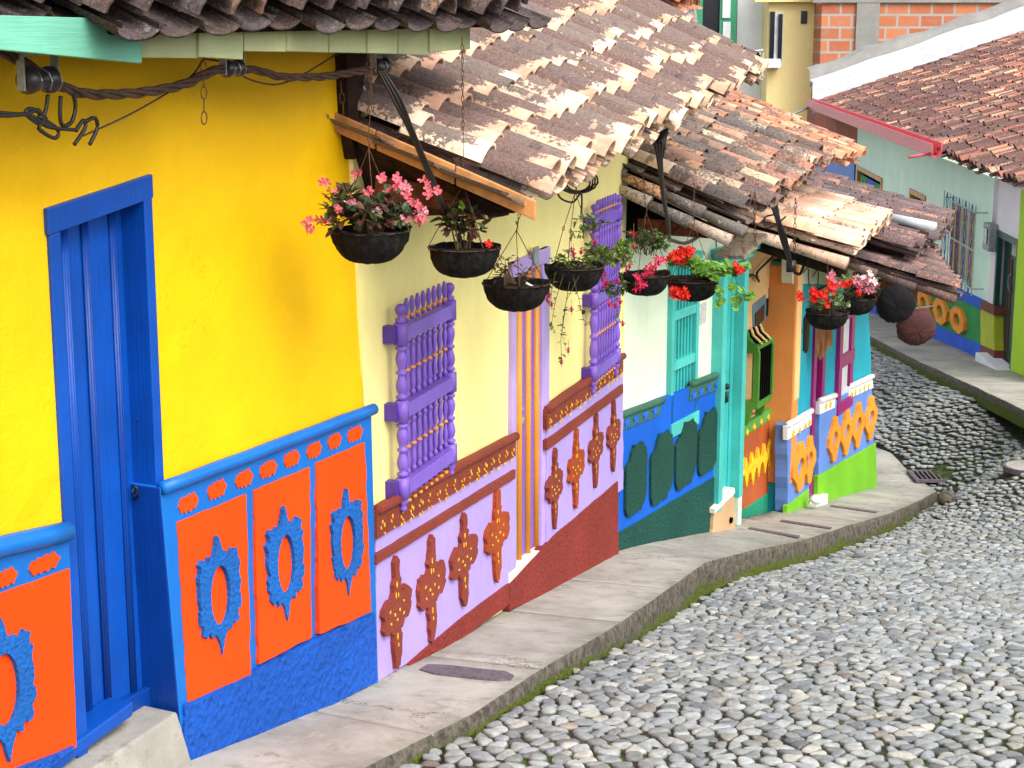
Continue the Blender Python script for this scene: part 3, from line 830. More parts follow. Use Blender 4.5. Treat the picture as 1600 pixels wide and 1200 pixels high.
# threshold board and step
st = MB()
st.prism([FA.at(x, y, 0.03) for x, y in ((60, 1196), (112, 1166), (208, 1096), (208, 1118), (125, 1178), (60, 1230))],
         [FA.at(x, y, 0.03) - FA.n * .13 for x, y in ((60, 1196), (112, 1166), (208, 1096), (208, 1118), (125, 1178), (60, 1230))])
mk('threshold', st, M['blue_door'], RY, bevel=0.006)
sp = MB(); s0, s1 = FA.hit(120, 1180)[0] - .1, FA.hit(282, 1120, .1)[0]
zs = FA.hit(225, 1118)[1]
sp.prism([FA.W(s0, zs - .02, .13), FA.W(s1 - .02, zs, .10), FA.W(s1, zs - .25, .16), FA.W(s0, zs - .35, .17)],
         [FA.W(s0, zs - .02, -.3), FA.W(s1 - .02, zs, -.3), FA.W(s1, zs - .25, -.3), FA.W(s0, zs - .35, -.3)])
mk('doorstep', sp, M['pave'], RY, bevel=0.01)

def star_pts(n=48):
    """eight-pointed stepped star ring outline (unit half sizes)"""
    P = [(0, 1), (.12, .76), (.26, .64), (.42, .69), (.55, .61), (.70, .70), (.90, .65), (.85, .50), (1, .45), (.93, .30), (.98, .1), (.91, -.1), (1, -.15), (.95, -.34), (.83, -.38), (.88, -.52), (.70, -.60), (.55, -.54), (.48, -.67), (.28, -.61), (.14, -.72), (0, -1)]
    return P + [(-x, y) for x, y in P[-2:0:-1]]
def resample(P, n):
    L = [0]
    for i in range(len(P)):
        a, b = P[i], P[(i + 1) % len(P)]; L.append(L[-1] + math.hypot(a[0] - b[0], a[1] - b[1]))
    out = []
    for k in range(n):
        t = L[-1] * k / n
        for i in range(len(P)):
            if L[i] <= t <= L[i + 1]:
                a, b = P[i], P[(i + 1) % len(P)]; q = (t - L[i]) / max(1e-9, L[i + 1] - L[i])
                out.append((a[0] + (b[0] - a[0]) * q, a[1] + (b[1] - a[1]) * q)); break
    return out
def star(parent, F, px, py, w, h, off, mat, hole=(0.46, 0.50), P=None, back=None, nm='star_relief', jit=0.03, th=0.020, flecks=None):
    s0, s1, z1, z0 = box_px(F, px - w / 2, py - h / 2, px + w / 2, py + h / 2, off)
    c = ((s0 + s1) / 2, (z0 + z1) / 2); hw, hh = (s1 - s0) / 2, (z1 - z0) / 2
    pts = P or star_pts()
    # keep the corners, add points between
    full = []
    for i in range(len(pts)):
        a, b = pts[i], pts[(i + 1) % len(pts)]
        full += [a, ((a[0] + b[0]) / 2, (a[1] + b[1]) / 2)]
    full = [(x + rnd.uniform(-jit, jit), y + rnd.uniform(-jit, jit) * .6) for x, y in full]
    mb = MB()
    if hole:
        inn = []
        for x, y in full:
            a = math.atan2(y / 1.0, x)
            inn.append((hole[0] * math.cos(a), hole[1] * math.sin(a)))
        mb.ringprism(loop_shape(F, c, hw, hh, full, off + th), loop_shape(F, c, hw, hh, inn, off + th), loop_shape(F, c, hw, hh, full, off - .005), loop_shape(F, c, hw, hh, inn, off - .005))
    else:
        mb.prism(loop_shape(F, c, hw, hh, full, off + th), loop_shape(F, c, hw, hh, full, off - .005))
    if flecks:
        mb.curm = 1; flecks(mb); mat = [mat, M['fleck']]
    return mk(nm, mb, mat, parent, bevel=0.004 if not flecks else 0)

def wains_A():
    root = RY
    WO = 0.05
    # body with batter: front goes from .05 at the top to .10 at the foot
    zt0 = FA.hit(256, 765, WO)[1]; zt1 = FA.hit(580, 642, WO)[1]
    sa = FA.hit(257, 765, WO)[0]; sb = FA.hit(581, 642, WO)[0]
    def off_at(s, z):
        ztop = zt0 + (zt1 - zt0) * (s - sa) / (sb - sa); k = (ztop - z) / 1.5
        return WO + 0.055 * k * (1 if s < sb - .5 else max(0.2, (sb + .2 - s) / .7))
    def Wb(s, z, e=0.0): return FA.W(s, z, off_at(s, z) + e)
    def bpoly(pts, e, mb):
        fr = []
        for x, y in jitter(pts, 1.1):
            o = WO + e
            for _ in range(3):
                s, z = FA.hit(x, y, o); o = off_at(s, z) + e
            fr.append(FA.W(s, z, o))
        mb.prism(fr, [p - FA.n * (0.03 + e) for p in fr]); return fr
    mb = MB()
    body = [(250, 762), (581, 640), (592, 1075), (290, 1230)]
    fr = []
    for x, y in body:
        o = WO
        for _ in range(4):
            s, z = FA.hit(x, y, o); o = off_at(s, z)
        fr.append(FA.W(s, z, o))
    mb.prism(fr, [p - FA.n * 0.22 for p in fr]); mb.mi[5] = 1
    wn = mk('wainscot', mb, [M['blue_trim'], M['blue_dark']], root, bevel=0.008)  # second material paints the shade on the side face beside the door
    m2 = mould(FA, (253, 763), (584, 639), 0.029, WO + 0.005)
    mk('cornice_moulding', m2, M['blue_trim'], wn, smooth=True)
    m2 = MB()
    # rough base with an uneven surface
    pts = [(289, 1102), (340, 1078), (395, 1054), (404, 1045), (490, 1000), (585, 958), (591, 1062), (288, 1240)]
    bpoly(pts, 0.012, m2)
    mk('roughcast_base', m2, M['blue_rough'], wn)
    for pts in ([(277, 816), (385, 772), (392, 1056), (294, 1098)], [(397, 766), (484, 730), (487, 996), (405, 1038)], [(494, 724), (570, 691), (580, 956), (500, 991)]):
        m3 = MB(); bpoly(pts, 0.003, m3); mk('orange_panel', m3, M['orange'], wn)
    lob = [(-1, 0), (-.75, .75), (-.5, .55), (-.35, .85), (-.12, .6), (.12, .9), (.35, .6), (.6, .9), (.72, .5), (1, .1), (.72, -.5), (.6, -.85), (.35, -.6), (.1, -.9), (-.12, -.6), (-.35, -.85), (-.5, -.55), (-.75, -.8)]
    for (x, y, w) in ((293, 786, 32), (338, 765, 30), (380, 748, 28), (418, 733, 27), (455, 717, 25), (490, 703, 23), (522, 689, 21), (554, 678, 24)):
        s, z = FA.hit(x, y, WO); s0 = FA.hit(x - w / 2, y, WO)[0]; s1 = FA.hit(x + w / 2, y, WO)[0]; hw = (s1 - s0) / 2
        m3 = MB(); o = off_at(s, z)
        P = [(a + rnd.uniform(-.05, .05), b + rnd.uniform(-.06, .06)) for a, b in lob]
        fr = [FA.W(s + a * hw, z + b * 0.043 + a * 0.0, o + .004) for a, b in P]
        m3.prism(fr, [p - FA.n * .02 for p in fr]); mk('frieze_inlay', m3, M['orange'], wn)
    for (x, y, w, h) in ((339, 929, 66, 188), (442, 880, 57, 182), (539, 847, 49, 168)):
        s, z = FA.hit(x, y, WO); star(wn, FA, x, y, w, h, off_at(s, z) + 0.003, M['blue_star'])
    # left piece of the plinth
    mb = MB()
    P = [(-140, 905), (108, 822), (112, 888), (121, 1168), (60, 1215), (-160, 1330)]
    fpoly(FA, P, .06, -0.15, mb)
    wl = mk('wainscot', mb, M['blue_trim'], root, bevel=0.010)
    wl['label'] = 'plinth piece left of the blue door'
    mk('cornice_moulding', mould(FA, (-140, 888), (106, 830), 0.040, 0.06), M['blue_trim'], wl, smooth=True)
    m3 = MB(); fpoly(FA, [(-140, 978), (109, 888), (120, 1167), (95, 1180), (-160, 1290)], .066, 0.0, m3); mk('orange_panel', m3, M['orange'], wl)
    m3 = MB(); fpoly(FA, [(-160, 1270), (92, 1178), (118, 1166), (62, 1216), (-160, 1340)], .085, 0.0, m3); mk('roughcast_base', m3, M['blue_rough'], wl)
    for (x, y, w) in ((-50, 922, 42), (5, 903, 40), (67, 880, 50)):
        s, z = FA.hit(x, y, .055); s0 = FA.hit(x - w / 2, y, .055)[0]; s1 = FA.hit(x + w / 2, y, .055)[0]; hw = (s1 - s0) / 2
        m3 = MB(); fr = [FA.W(s + a * hw, z + b * 0.038, .068) for a, b in lob]
        m3.prism(fr, [p - FA.n * .02 for p in fr]); mk('frieze_inlay', m3, M['orange'], wl)
    star(wl, FA, 2, 1077, 98, 232, 0.066, M['blue_star'])
wains_A()

# ================================================================== cream and lilac house
RB = thing('cream_lilac_house', 'cream house with lilac and maroon plinth, purple turned grilles and striped door', 'house', FB.W(0, baseB(0), 0))
sB0 = FB.hit(571, 640)[0]; sB2 = FB.hit(975, 550)[0]
eB = endline(FB, (986, 262), (966, 857))
dB0 = FB.hit(806, 640)[0]; dB1 = FB.hit(847, 640)[0]
zB_dt = (FB.hit(808, 432)[1] + FB.hit(852, 402)[1]) / 2
w1 = box_px(FB, 626, 520, 700, 760, 0.0); w2 = box_px(FB, 926, 380, 962, 590, 0.0)
holesB = [(dB0, dB1, -5.2, zB_dt), (w1[0], w1[1], w1[3], w1[2]), (w2[0], w2[1], w2[3], w2[2])]
print('grille z', w1, w2)
ztB = -0.36
mk('wall', wall(FB, sB0, sB2, -5.2, ztB, holesB, end1=eB, end0=endline(FB, (544, 95), (590, 1057)), pivot=(dB0 - 1.2, dB1 + .1), depth=0.28), M['cream'], RB)
shell(RB, FB, sB0 + .15, FB.hit(984, 262)[0], -5.2, -.3, 5.0, M['cream'])
def turned(F, s, z0, z1, off, r, mb, n=10, ring=None):
    """turned spindle between z0 and z1"""
    H = z1 - z0; k = r
    prof = [(k * .62, 0), (k * .62, .03), (k * 1.0, .05), (k * .95, .09), (k * .55, .12), (k * .8, .16), (k * .98, .24), (k * .9, .32), (k * .62, .42), (k * .55, .46), (k * .92, .48), (k * .92, .52), (k * .55, .54),
            (k * .62, .58), (k * .9, .68), (k * .98, .76), (k * .8, .84), (k * .55, .88), (k * .95, .91), (k * 1.0, .95), (k * .62, .97), (k * .62, 1)]
    c = F.W(s, z0, off)
    mb.lathe(c, [(a, b * H) for a, b in prof], n)
def grille(F, root, xl, xr, ypost_l, ypost_r, rails, off, rp=0.027, nsp=8, finial=True):
    """projecting cage of turned spindles: two big posts, rails, spindles in two tiers with short ones above and below"""
    sL = F.hit(xl, (ypost_l[0] + ypost_l[1]) / 2, off)[0]; sR = F.hit(xr, (ypost_r[0] + ypost_r[1]) / 2, off)[0]
    zt = (F.hit(xl, ypost_l[0], off)[1] + F.hit(xr, ypost_r[0], off)[1]) / 2
    zb = (F.hit(xl, ypost_l[1], off)[1] + F.hit(xr, ypost_r[1], off)[1]) / 2
    rz_ = []
    for (yl, yr) in rails:
        rz_.append((F.hit(xl, yl, off)[1] + F.hit(xr, yr, off)[1]) / 2)
    print('grille', sL, sR, 'post', [F.hit(xl, y, off)[1] for y in ypost_l], [F.hit(xr, y, off)[1] for y in ypost_r], 'rails', rz_)
    fr = MB()
    hb = 0.038
    fr.box(F.W((sL + sR) / 2, rz_[0], off), F.u * ((sR - sL) / 2), F.n * 0.028, V((0, 0, hb)))
    g = mk('grille', fr, M['purple'], root, bevel=0.004)
    for z in rz_[1:]:
        fr = MB(); fr.box(F.W((sL + sR) / 2, z, off), F.u * ((sR - sL) / 2), F.n * 0.028, V((0, 0, hb))); mk('rail', fr, M['purple'], g, bevel=0.004)
    for s in (sL, sR):
        p = MB()
        lo = zb
        segs = [rz_[2] - .055, rz_[2] + .055, rz_[1] - .055, rz_[1] + .055, rz_[0] - .055, rz_[0] + .055]
        for z in rz_: p.box(F.W(s, z, off), F.u * rp * 1.1, F.n * rp * 1.1, V((0, 0, .056)))
        turned(F, s, rz_[2] + .055, rz_[1] - .055, off, rp * 1.12, p, 12); turned(F, s, rz_[1] + .055, rz_[0] - .055, off, rp * 1.12, p, 12)
        c = F.W(s, zb, off); h = rz_[2] - .055 - zb
        p.lathe(c, [(.004, 0), (rp * .75, .012), (rp * .8, h * .3), (rp * .5, h * .5), (rp, h * .7), (rp, h)], 12)
        c = F.W(s, rz_[0] + .055, off); h = zt - rz_[0] - .055
        p.lathe(c, [(rp, 0), (rp * 1.02, h * .2), (rp * .5, h * .34), (rp * .8, h * .48), (rp * 1.12, h * .68), (rp * 1.0, h * .86), (rp * .5, h * .98), (.004, h)], 12)
        mk('post', p, M['purple'], g, smooth=True)
    # wall brackets
    for z in rz_:
        for s in (sL - .03, sR + .01):
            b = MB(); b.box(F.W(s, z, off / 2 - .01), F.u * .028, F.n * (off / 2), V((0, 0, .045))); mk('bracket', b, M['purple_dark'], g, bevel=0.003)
    sp = (sR - sL) / (nsp + 1)
    for i in range(nsp):
        s = sL + sp * (i + 1); m = MB(); rr = min(.0145, sp * .30)
        turned(F, s, rz_[2] + .05, rz_[1] - .05, off, rr, m, 8); turned(F, s, rz_[1] + .05, rz_[0] - .05, off, rr, m, 8)
        c = F.W(s, rz_[0] + .05, off); h = (zt - rz_[0]) * .8
        m.lathe(c, [(rr * .8, 0), (rr, .02), (rr * .6, .035), (rr * .95, h * .5), (rr, h * .75), (rr * .5, h * .97), (.003, h)], 8)
        c = F.W(s, zb + .06, off); h = rz_[2] - .05 - zb - .06
        m.lathe(c, [(.003, 0), (rr * .7, .012), (rr * .9, h * .35), (rr * .55, h * .5), (rr, h * .75), (rr, h)], 8)
        m.curm = 1
        for z in ((rz_[0] + rz_[1]) / 2, (rz_[1] + rz_[2]) / 2, rz_[0] + .075, rz_[2] - .085):
            m.lathe(F.W(s, z - .007, off), [(rr * .98, 0), (rr * 1.08, .003), (rr * 1.08, .011), (rr * .98, .014)], 8)
        mk('spindle', m, [M['purple'], M['amber']], g, smooth=True)
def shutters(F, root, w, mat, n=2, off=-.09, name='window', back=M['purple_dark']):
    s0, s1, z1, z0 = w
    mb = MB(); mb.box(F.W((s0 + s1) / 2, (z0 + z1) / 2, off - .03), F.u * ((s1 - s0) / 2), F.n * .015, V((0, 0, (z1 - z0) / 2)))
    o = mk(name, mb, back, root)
    for i in range(n):
        a = s0 + (s1 - s0) * i / n; b = s0 + (s1 - s0) * (i + 1) / n
        m = MB(); m.box(F.W((a + b) / 2, (z0 + z1) / 2, off), F.u * ((b - a) / 2 - .012), F.n * .018, V((0, 0, (z1 - z0) / 2 - .02)))
        m.box(F.W((a + b) / 2, (z0 + z1) / 2, off + .02), F.u * ((b - a) / 2 - .07), F.n * .008, V((0, 0, (z1 - z0) / 2 - .1)))
        mk('shutter', m, mat, o, bevel=0.004)
    return o
shutters(FB, RB, w1, M['purple']); shutters(FB, RB, w2, M['purple'])
grille(FB, RB, 628, 703, (482, 808), (433, 738), [(528, 478), (648, 592), (772, 702)], 0.075)
grille(FB, RB, 928, 964, (328, 622), (297, 580), [(352, 330), (476, 440), (592, 545)], 0.075, rp=0.029)
# door of vertical purple and amber strips
zdb = FB.hit(822, 878)[1]
fr = MB(); fo = 0.03
a0, a1 = FB.hit(801, 640, fo)[0], FB.hit(807, 640, fo)[0]; b0, b1 = FB.hit(847, 640, fo)[0], FB.hit(858, 640, fo)[0]
zt = (FB.hit(803, 415)[1] + FB.hit(861, 373)[1]) / 2
fr.box(FB.W((a0 + a1) / 2, (zt + zdb) / 2 - .1, 0), FB.u * ((a1 - a0) / 2), FB.n * .032, V((0, 0, (zt - zdb) / 2 + .1)))
fr.box(FB.W((b0 + b1) / 2, (zt + zdb) / 2 - .1, 0), FB.u * ((b1 - b0) / 2), FB.n * .032, V((0, 0, (zt - zdb) / 2 + .1)))
fr.box(FB.W((a0 + b1) / 2, (zt + zB_dt) / 2, 0.001), FB.u * ((b1 - a0) / 2 + .002), FB.n * .034, V((0, 0, (zt - zB_dt) / 2)))
mk('door_frame', fr, M['lilac_wood'], RB, bevel=0.005)
leaf = MB(); leaf.box(FB.W((dB0 + dB1) / 2, (zdb + zB_dt) / 2, -.06), FB.u * ((dB1 - dB0) / 2), FB.n * .02, V((0, 0, (zB_dt - zdb) / 2)))
drb = mk('door', leaf, M['purple'], RB)
ns = 9
for i in range(ns):
    a = dB0 + (dB1 - dB0) * (i + .5) / ns; w = (dB1 - dB0) / ns
    m = MB(); mat = (M['purple'], M['amber'], M['lilac_wood'])[(i % 3) if i < 8 else 0]
    if i % 3 == 1: m.tube([FB.W(a, zdb, -.018), FB.W(a, zB_dt - .01, -.018)], w * .42, 10)
    else: m.box(FB.W(a, (zdb + zB_dt) / 2, -.03), FB.u * (w * .48), FB.n * .012, V((0, 0, (zB_dt - zdb) / 2 - .005)))
    mk('strip', m, mat, drb, smooth=(i % 3 == 1))
m = MB(); p = FB.at(816, 646, -.02)
m.tube([p + (FB.u * math.cos(a) + V((0, 0, 1)) * math.sin(a)) * .035 for a in [k * .6 for k in range(10)]], .006, 6); m.box(p - V((0, 0, .05)), FB.u * .022, FB.n * .01, V((0, 0, .025)))
mk('padlock', m, M['steel'], drb, smooth=True)
m = MB(); m.box(FB.at(837, 400, .045), FB.u * .05, FB.n * .008, V((0, 0, .06))); mk('number_plate', m, M['steel'], RB, bevel=.003)
m = MB(); fpoly(FB, [(796, 896), (850, 856), (850, 868), (796, 912)], .05, -.2, m); mk('threshold', m, M['offwhite'], RB, bevel=.005)

def wains_B(left, top, topb, fr1, band, bandb, foot, botL, meds, edge_lo, edge_hi, lab):
    """plinth: maroon cornice and frieze, lilac strip, maroon band, lilac field, roughcast foot"""
    (xa, xb) = left
    def ln(l, x): return l[0][1] + (l[1][1] - l[0][1]) * (x - l[0][0]) / (l[1][0] - l[0][0])
    q = lambda l0, l1, o, bk, mb: fpoly(FB, [(xa, ln(l0, xa)), (xb, ln(l0, xb)), (xb, ln(l1, xb)), (xa, ln(l1, xa))], o, bk, mb)
    body = q(top, botL, .045, -.12, MB())
    wn = mk('wainscot', body, M['lilac'], RB, bevel=.006); wn['label'] = lab
    fbm = q(top, fr1, .062, .0, MB()); fbm.curm = 1
    mk('cornice_moulding', mould(FB, (xa, ln(top, xa)), (xb, ln(top, xb)), .028, .055), M['maroon'], wn, smooth=True)
    mk('band', q(band, bandb, .064, .0, MB()), M['maroon'], wn, bevel=.004)
    mk('roughcast_foot', fpoly(FB, foot, .058, .0, MB()), M['maroon_rough'], wn, bevel=.004)
    # yellow flecks in the frieze
    m = fbm; sa, sb = FB.hit(xa, ln(top, xa), .06)[0], FB.hit(xb, ln(top, xb), .06)[0]; k = int((sb - sa) / .135)
    for i in range(k):
        s = sa + (sb - sa) * (i + .5) / k
        zt_ = lin(FB, (xa, ln(top, xa)), (xb, ln(top, xb)))(s); zb_ = lin(FB, (xa, ln(fr1, xa)), (xb, ln(fr1, xb)))(s); zm = (zt_ + zb_) / 2 - .01
        for (dx, dz, a) in ((-.022, .022, .5), (.024, .026, -.4), (-.02, -.024, -.3), (.02, -.02, .6), (0, .045, 0), (.0, -.002, 1)):
            if rnd.random() < .2: continue
            c = (s + dx + rnd.uniform(-.005, .005), zm + dz + rnd.uniform(-.005, .005)); a += rnd.uniform(-.3, .3)
            P = [(c[0] + .005 * math.cos(t) * math.cos(a) - .011 * math.sin(t) * math.sin(a), c[1] + .005 * math.cos(t) * math.sin(a) + .011 * math.sin(t) * math.cos(a)) for t in [j * .785 for j in range(8)]]
            szpoly(FB, P, .066, .058, m)
    mk('frieze_board', m, [M['maroon'], M['fleck']], wn)
    for (x, y, w, h, mat) in meds:
        base = [(0, 1), (.16, .9), (.18, .62), (.28, .55), (.24, .40), (.40, .30), (.55, .38), (.85, .32), (1, .18), (.90, .04), (.98, -.10), (.70, -.24), (.48, -.20), (.34, -.30), (.20, -.30), (.26, -.45), (.22, -.75), (.12, -.95), (0, -1)]
        P = base + [(-x_, y_ + rnd.uniform(-.03, .03)) for x_, y_ in base[-2:0:-1]]
        s0, s1, z1, z0 = box_px(FB, x - w / 2, y - h / 2, x + w / 2, y + h / 2, .05)
        c = ((s0 + s1) / 2, (z0 + z1) / 2); hw, hh = (s1 - s0) / 2, (z1 - z0) / 2
        def flk(m):
            for (dx, dy, l, wd, a) in ((.0, .50, .09, .05, 0), (-.07, .32, .09, .04, 0), (.09, .30, .07, .04, 0), (0, -.42, .10, .05, 0), (.05, -.58, .06, .04, 0), (-.48, .12, .035, .10, .8), (-.44, -.10, .035, .10, -.8), (.46, .12, .035, .10, -.8), (.46, -.1, .035, .10, .8), (-.16, 0, .05, .07, .4), (.18, .02, .05, .07, -.4), (0, -.12, .04, .08, 0)):
                P = []
                for j in range(8):
                    t = j * .785; ex, ey = wd * math.cos(t), l * math.sin(t)
                    ex *= .62; ey *= .62; P.append((c[0] + (dx + ex * math.cos(a) - ey * math.sin(a)) * hw, c[1] + (dy + (ex * math.sin(a) * .5 + ey * math.cos(a))) * hh))
                szpoly(FB, P, .0715, .06, m)
        star(wn, FB, x, y, w, h, .045, mat, hole=None, P=P, nm='cross_relief', jit=.045, th=.024, flecks=flk)
wains_B((589, 806), ((590, 797), (805, 682)), None, ((590, 842), (803, 714)), ((590, 866), (800, 737)), ((590, 882), (800, 751)),
        [(640, 1036), (720, 968), (795, 912), (797, 944), (720, 1000), (640, 1050)], ((590, 1066), (797, 940)),
        [(615, 957, 45, 178, M['maroon']), (670, 918, 43, 170, M['maroon']), (721, 874, 41, 150, M['maroon']), (773, 836, 38, 146, M['rust'])], None, None, 'plinth with four cross reliefs between the yellow house and the striped door')
wains_B((855, 974), ((855, 640), (974, 556)), None, ((855, 672), (972, 582)), ((855, 688), (972, 602)), ((855, 704), (972, 616)),
        [(797, 912), (850, 856), (866, 838), (966, 752), (967, 866), (880, 915), (797, 955)], ((855, 860), (967, 770)),
        [(864, 763, 22, 127, M['maroon']), (897, 732, 24, 126, M['rust']), (928, 703, 21, 118, M['maroon']), (956, 681, 19, 112, M['maroon'])], None, None, 'plinth with four cross reliefs right of the striped door')

# ================================================================== mint house with teal door
RC = thing('pale_mint_house', 'pale mint house with teal window and door and royal blue plinth of green reliefs', 'house', FC.W(0, baseC(0), 0))
sC0 = FC.hit(971, 700)[0] - .05; sC2 = FC.hit(1150, 600)[0] + .25
wc = box_px(FC, 1042, 410, 1084, 650, 0.0)
dC0, dC1 = FC.hit(1131, 600)[0], FC.hit(1160, 600)[0]
ztC = -1.25
zdC = FC.hit(1150, 400)[1]
mk('wall', wall(FC, sC0, sC2, -6, ztC, [(wc[0], wc[1], wc[3], wc[2]), (dC0 + .02, dC1 - .02, -6, zdC - .05)]), M['mint'], RC)
shell(RC, FC, sC0, sC2, -6, -1.3, 5.0, M['mint'])
# window with sill box and bars
s0, s1, z1, z0 = wc
mb = MB(); mb.box(FC.W((s0 + s1) / 2, (z0 + z1) / 2, -.14), FC.u * ((s1 - s0) / 2), FC.n * .015, V((0, 0, (z1 - z0) / 2)))
wn = mk('window', mb, M['teal'], RC)
fr = MB()
fw = .06
for s in (s0 + fw / 2, s1 - fw / 2): fr.box(FC.W(s, (z0 + z1) / 2, .0), FC.u * (fw / 2), FC.n * .05, V((0, 0, (z1 - z0) / 2 + .03)))
for z in (z0 - .06, z1 + .03): fr.box(FC.W((s0 + s1) / 2, z, .008), FC.u * ((s1 - s0) / 2 + .01), FC.n * .06, V((0, 0, .06 if z < z0 else .035)))
mk('frame', fr, M['teal_light'], wn, bevel=.005)
for t in (.36, .68):
    m = MB(); m.box(FC.W((s0 + s1) / 2, z0 + (z1 - z0) * t, .022), FC.u * ((s1 - s0) / 2 - fw), FC.n * .022, V((0, 0, .04))); mk('rail', m, M['teal_light'], wn, bevel=.004)
for i in range(7):
    m = MB(); s = s0 + fw + (s1 - s0 - 2 * fw) * (i + .5) / 7; m.box(FC.W(s, (z0 + z1) / 2, .0), FC.u * .014, FC.n * .014, V((0, 0, (z1 - z0) / 2))); mk('bar', m, M['teal'], wn, bevel=.002)
# plinth
mb = fpoly(FC, [(970, 648), (1133, 585), (1117, 833), (966, 866)], .05, -.12)
wcn = mk('wainscot', mb, M['royal'], RC, bevel=.005)
mk('roughcast_foot', fpoly(FC, [(969, 832), (1117, 745), (1114, 832), (967, 860)], .062, .0), M['bottle'], wcn, bevel=.006)
for pts in ([(970, 650), (1035, 627), (1032, 648), (969, 676)], [(1080, 603), (1129, 582), (1127, 607), (1078, 627)]):
    mk('frieze_board', fpoly(FC, pts, .062, .0), M['sage'], wcn, bevel=.004)
for a, b in (((970, 649), (1036, 625)), ((1079, 601), (1130, 582))): mk('cornice_moulding', mould(FC, a, b, .03, .055), M['sage'], wcn, smooth=True)
starp = [(math.cos(math.pi / 2 + k * math.pi / 5) * (1 if k % 2 == 0 else .5), math.sin(math.pi / 2 + k * math.pi / 5) * (1 if k % 2 == 0 else .5)) for k in range(10)]
for (x, y) in ((979, 661), (993, 655), (1008, 649), (1023, 642), (1084, 617), (1095, 612), (1107, 607), (1119, 601)):
    s, z = FC.hit(x, y, .06); m = szpoly(FC, [(s + a * .065, z + b * .05) for a, b in starp], .07, .058); mk('frieze_star', m, M['star_blue'], wcn)
tab = [(-.45, .82), (-.3, .9), (-.28, 1), (.25, .94), (.6, 1), (.7, .86), (.9, .8), (1, .5), (.98, -.5), (.8, -.75), (.55, -.85), (.5, -.98), (0, -.92), (-.3, -1), (-.8, -.95), (-.98, -.7), (-1, .4), (-.85, .55), (-.6, .6)]
for (x, y, w, h) in ((991, 748, 33, 108), (1031, 730, 34, 108), (1069, 709, 32, 102), (1104, 690, 30, 96)):
    star(wcn, FC, x, y, w, h, .052, M['bottle_relief'], hole=None, P=tab, nm='shield_relief', jit=.03, th=.026)
m = MB(); fpoly(FC, [(1092, 477), (1104, 471), (1103, 503), (1091, 510)], .012, 0, m); mk('wall_plaque', m, flat('faded_plaque', (205, 205, 200), k=.8, var=.25, scale=45), RC)
# teal door
zfoot = FC.hit(1140, 775)[1]
fr = MB()
e0, e1 = FC.hit(1126, 600, .1)[0], FC.hit(1164, 600, .1)[0]
for s, hw_ in ((e0 + .05, .05), (e1 - .05, .05)): fr.box(FC.W(s, (zfoot + zdC) / 2, .03), FC.u * hw_, FC.n * .08, V((0, 0, (zdC - zfoot) / 2)))
fr.box(FC.W((e0 + e1) / 2, zdC + .03, .045), FC.u * ((e1 - e0) / 2 + .04), FC.n * .10, V((0, 0, .035)))
fr.box(FC.W((e0 + e1) / 2, zdC + .10, .06), FC.u * ((e1 - e0) / 2 + .07), FC.n * .13, V((0, 0, .035)))
dn = mk('door_frame', fr, M['teal_light'], RC, bevel=.006)
m = MB(); k = 5
for i in range(k):
    a = e0 + .1 + (e1 - e0 - .2) * i / k; b = e0 + .1 + (e1 - e0 - .2) * (i + 1) / k
    m.box(FC.W((a + b) / 2, (zfoot + zdC) / 2, .0 - .006 * (i % 2)), FC.u * ((b - a) / 2 - .006), FC.n * .02, V((0, 0, (zdC - zfoot) / 2)))
dd = mk('door', m, M['teal'], RC, bevel=.004)
m = MB(); p = FC.at(1136, 604, .03); m.ball(p, .03); m.box(p + V((0, 0, -.1)), FC.u * .02, FC.n * .01, V((0, 0, .05))); mk('handle', m, M['cable'], dd, smooth=True)
m = MB(); fpoly(FC, [(1117, 800), (1147, 766), (1149, 828), (1114, 836)], .10, -.2, m); mk('doorstep', m, plaster('tan_step', (206, 170, 128), k=.85), RC, bevel=.01)
m = MB(); fpoly(FC, [(1117, 795), (1148, 762), (1149, 770), (1117, 803)], .115, -.2, m); mk('step_edge', m, M['offwhite'], RC, bevel=.004)
# slanting board over the teal door
m = MB(); c0_ = FC.at(1140, 402, .25); c1_ = FC.at(1176, 366, .35)
ax = (c1_ - c0_) / 2; m.box((c0_ + c1_) / 2, ax, FC.n * .14, ax.cross(FC.n).normalized() * .02); mk('hood_board', m, raw_wood('grey_weathered_board', (176, 158, 136)), RC, bevel=.004)
# ================================================================== peach house with green balcony window
RD = thing('peach_house', 'narrow peach house with green bulging window grille and brown plinth of golden diamonds', 'house', FD.W(0, FD.P.z, 0))
sD1 = FD.hit(1236, 700)[0]; sE0w = FE.hit(1233, 640)[0]
mk('wall', wall(FD, -.35, sD1 + .25, -6.4, -1.9, [box_px(FD, 1176, 470, 1206, 640, 0)[i] for i in (0, 1, 3, 2)] and [tuple(box_px(FD, 1176, 470, 1206, 640, 0)[i] for i in (0, 1, 3, 2))], depth=.25), M['peach'], RD)
shell(RD, FD, -.3, sD1 + .2, -6.4, -1.9, 4.6, M['peach'])
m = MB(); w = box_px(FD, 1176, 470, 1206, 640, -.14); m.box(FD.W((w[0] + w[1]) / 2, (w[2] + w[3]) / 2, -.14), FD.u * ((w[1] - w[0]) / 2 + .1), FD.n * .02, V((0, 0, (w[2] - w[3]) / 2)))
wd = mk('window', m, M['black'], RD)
m = MB(); fpoly(FD, [(1177, 476), (1197, 460), (1197, 500), (1177, 516)], .01, -.03, m); mk('upper_shutter', m, M['bluegrey'], wd, bevel=.004)
m = MB(); fpoly(FD, [(1181, 490), (1195, 476), (1194, 500), (1181, 511)], .02, -.03, m); mk('shutter_pane', m, M['glass'], wd)
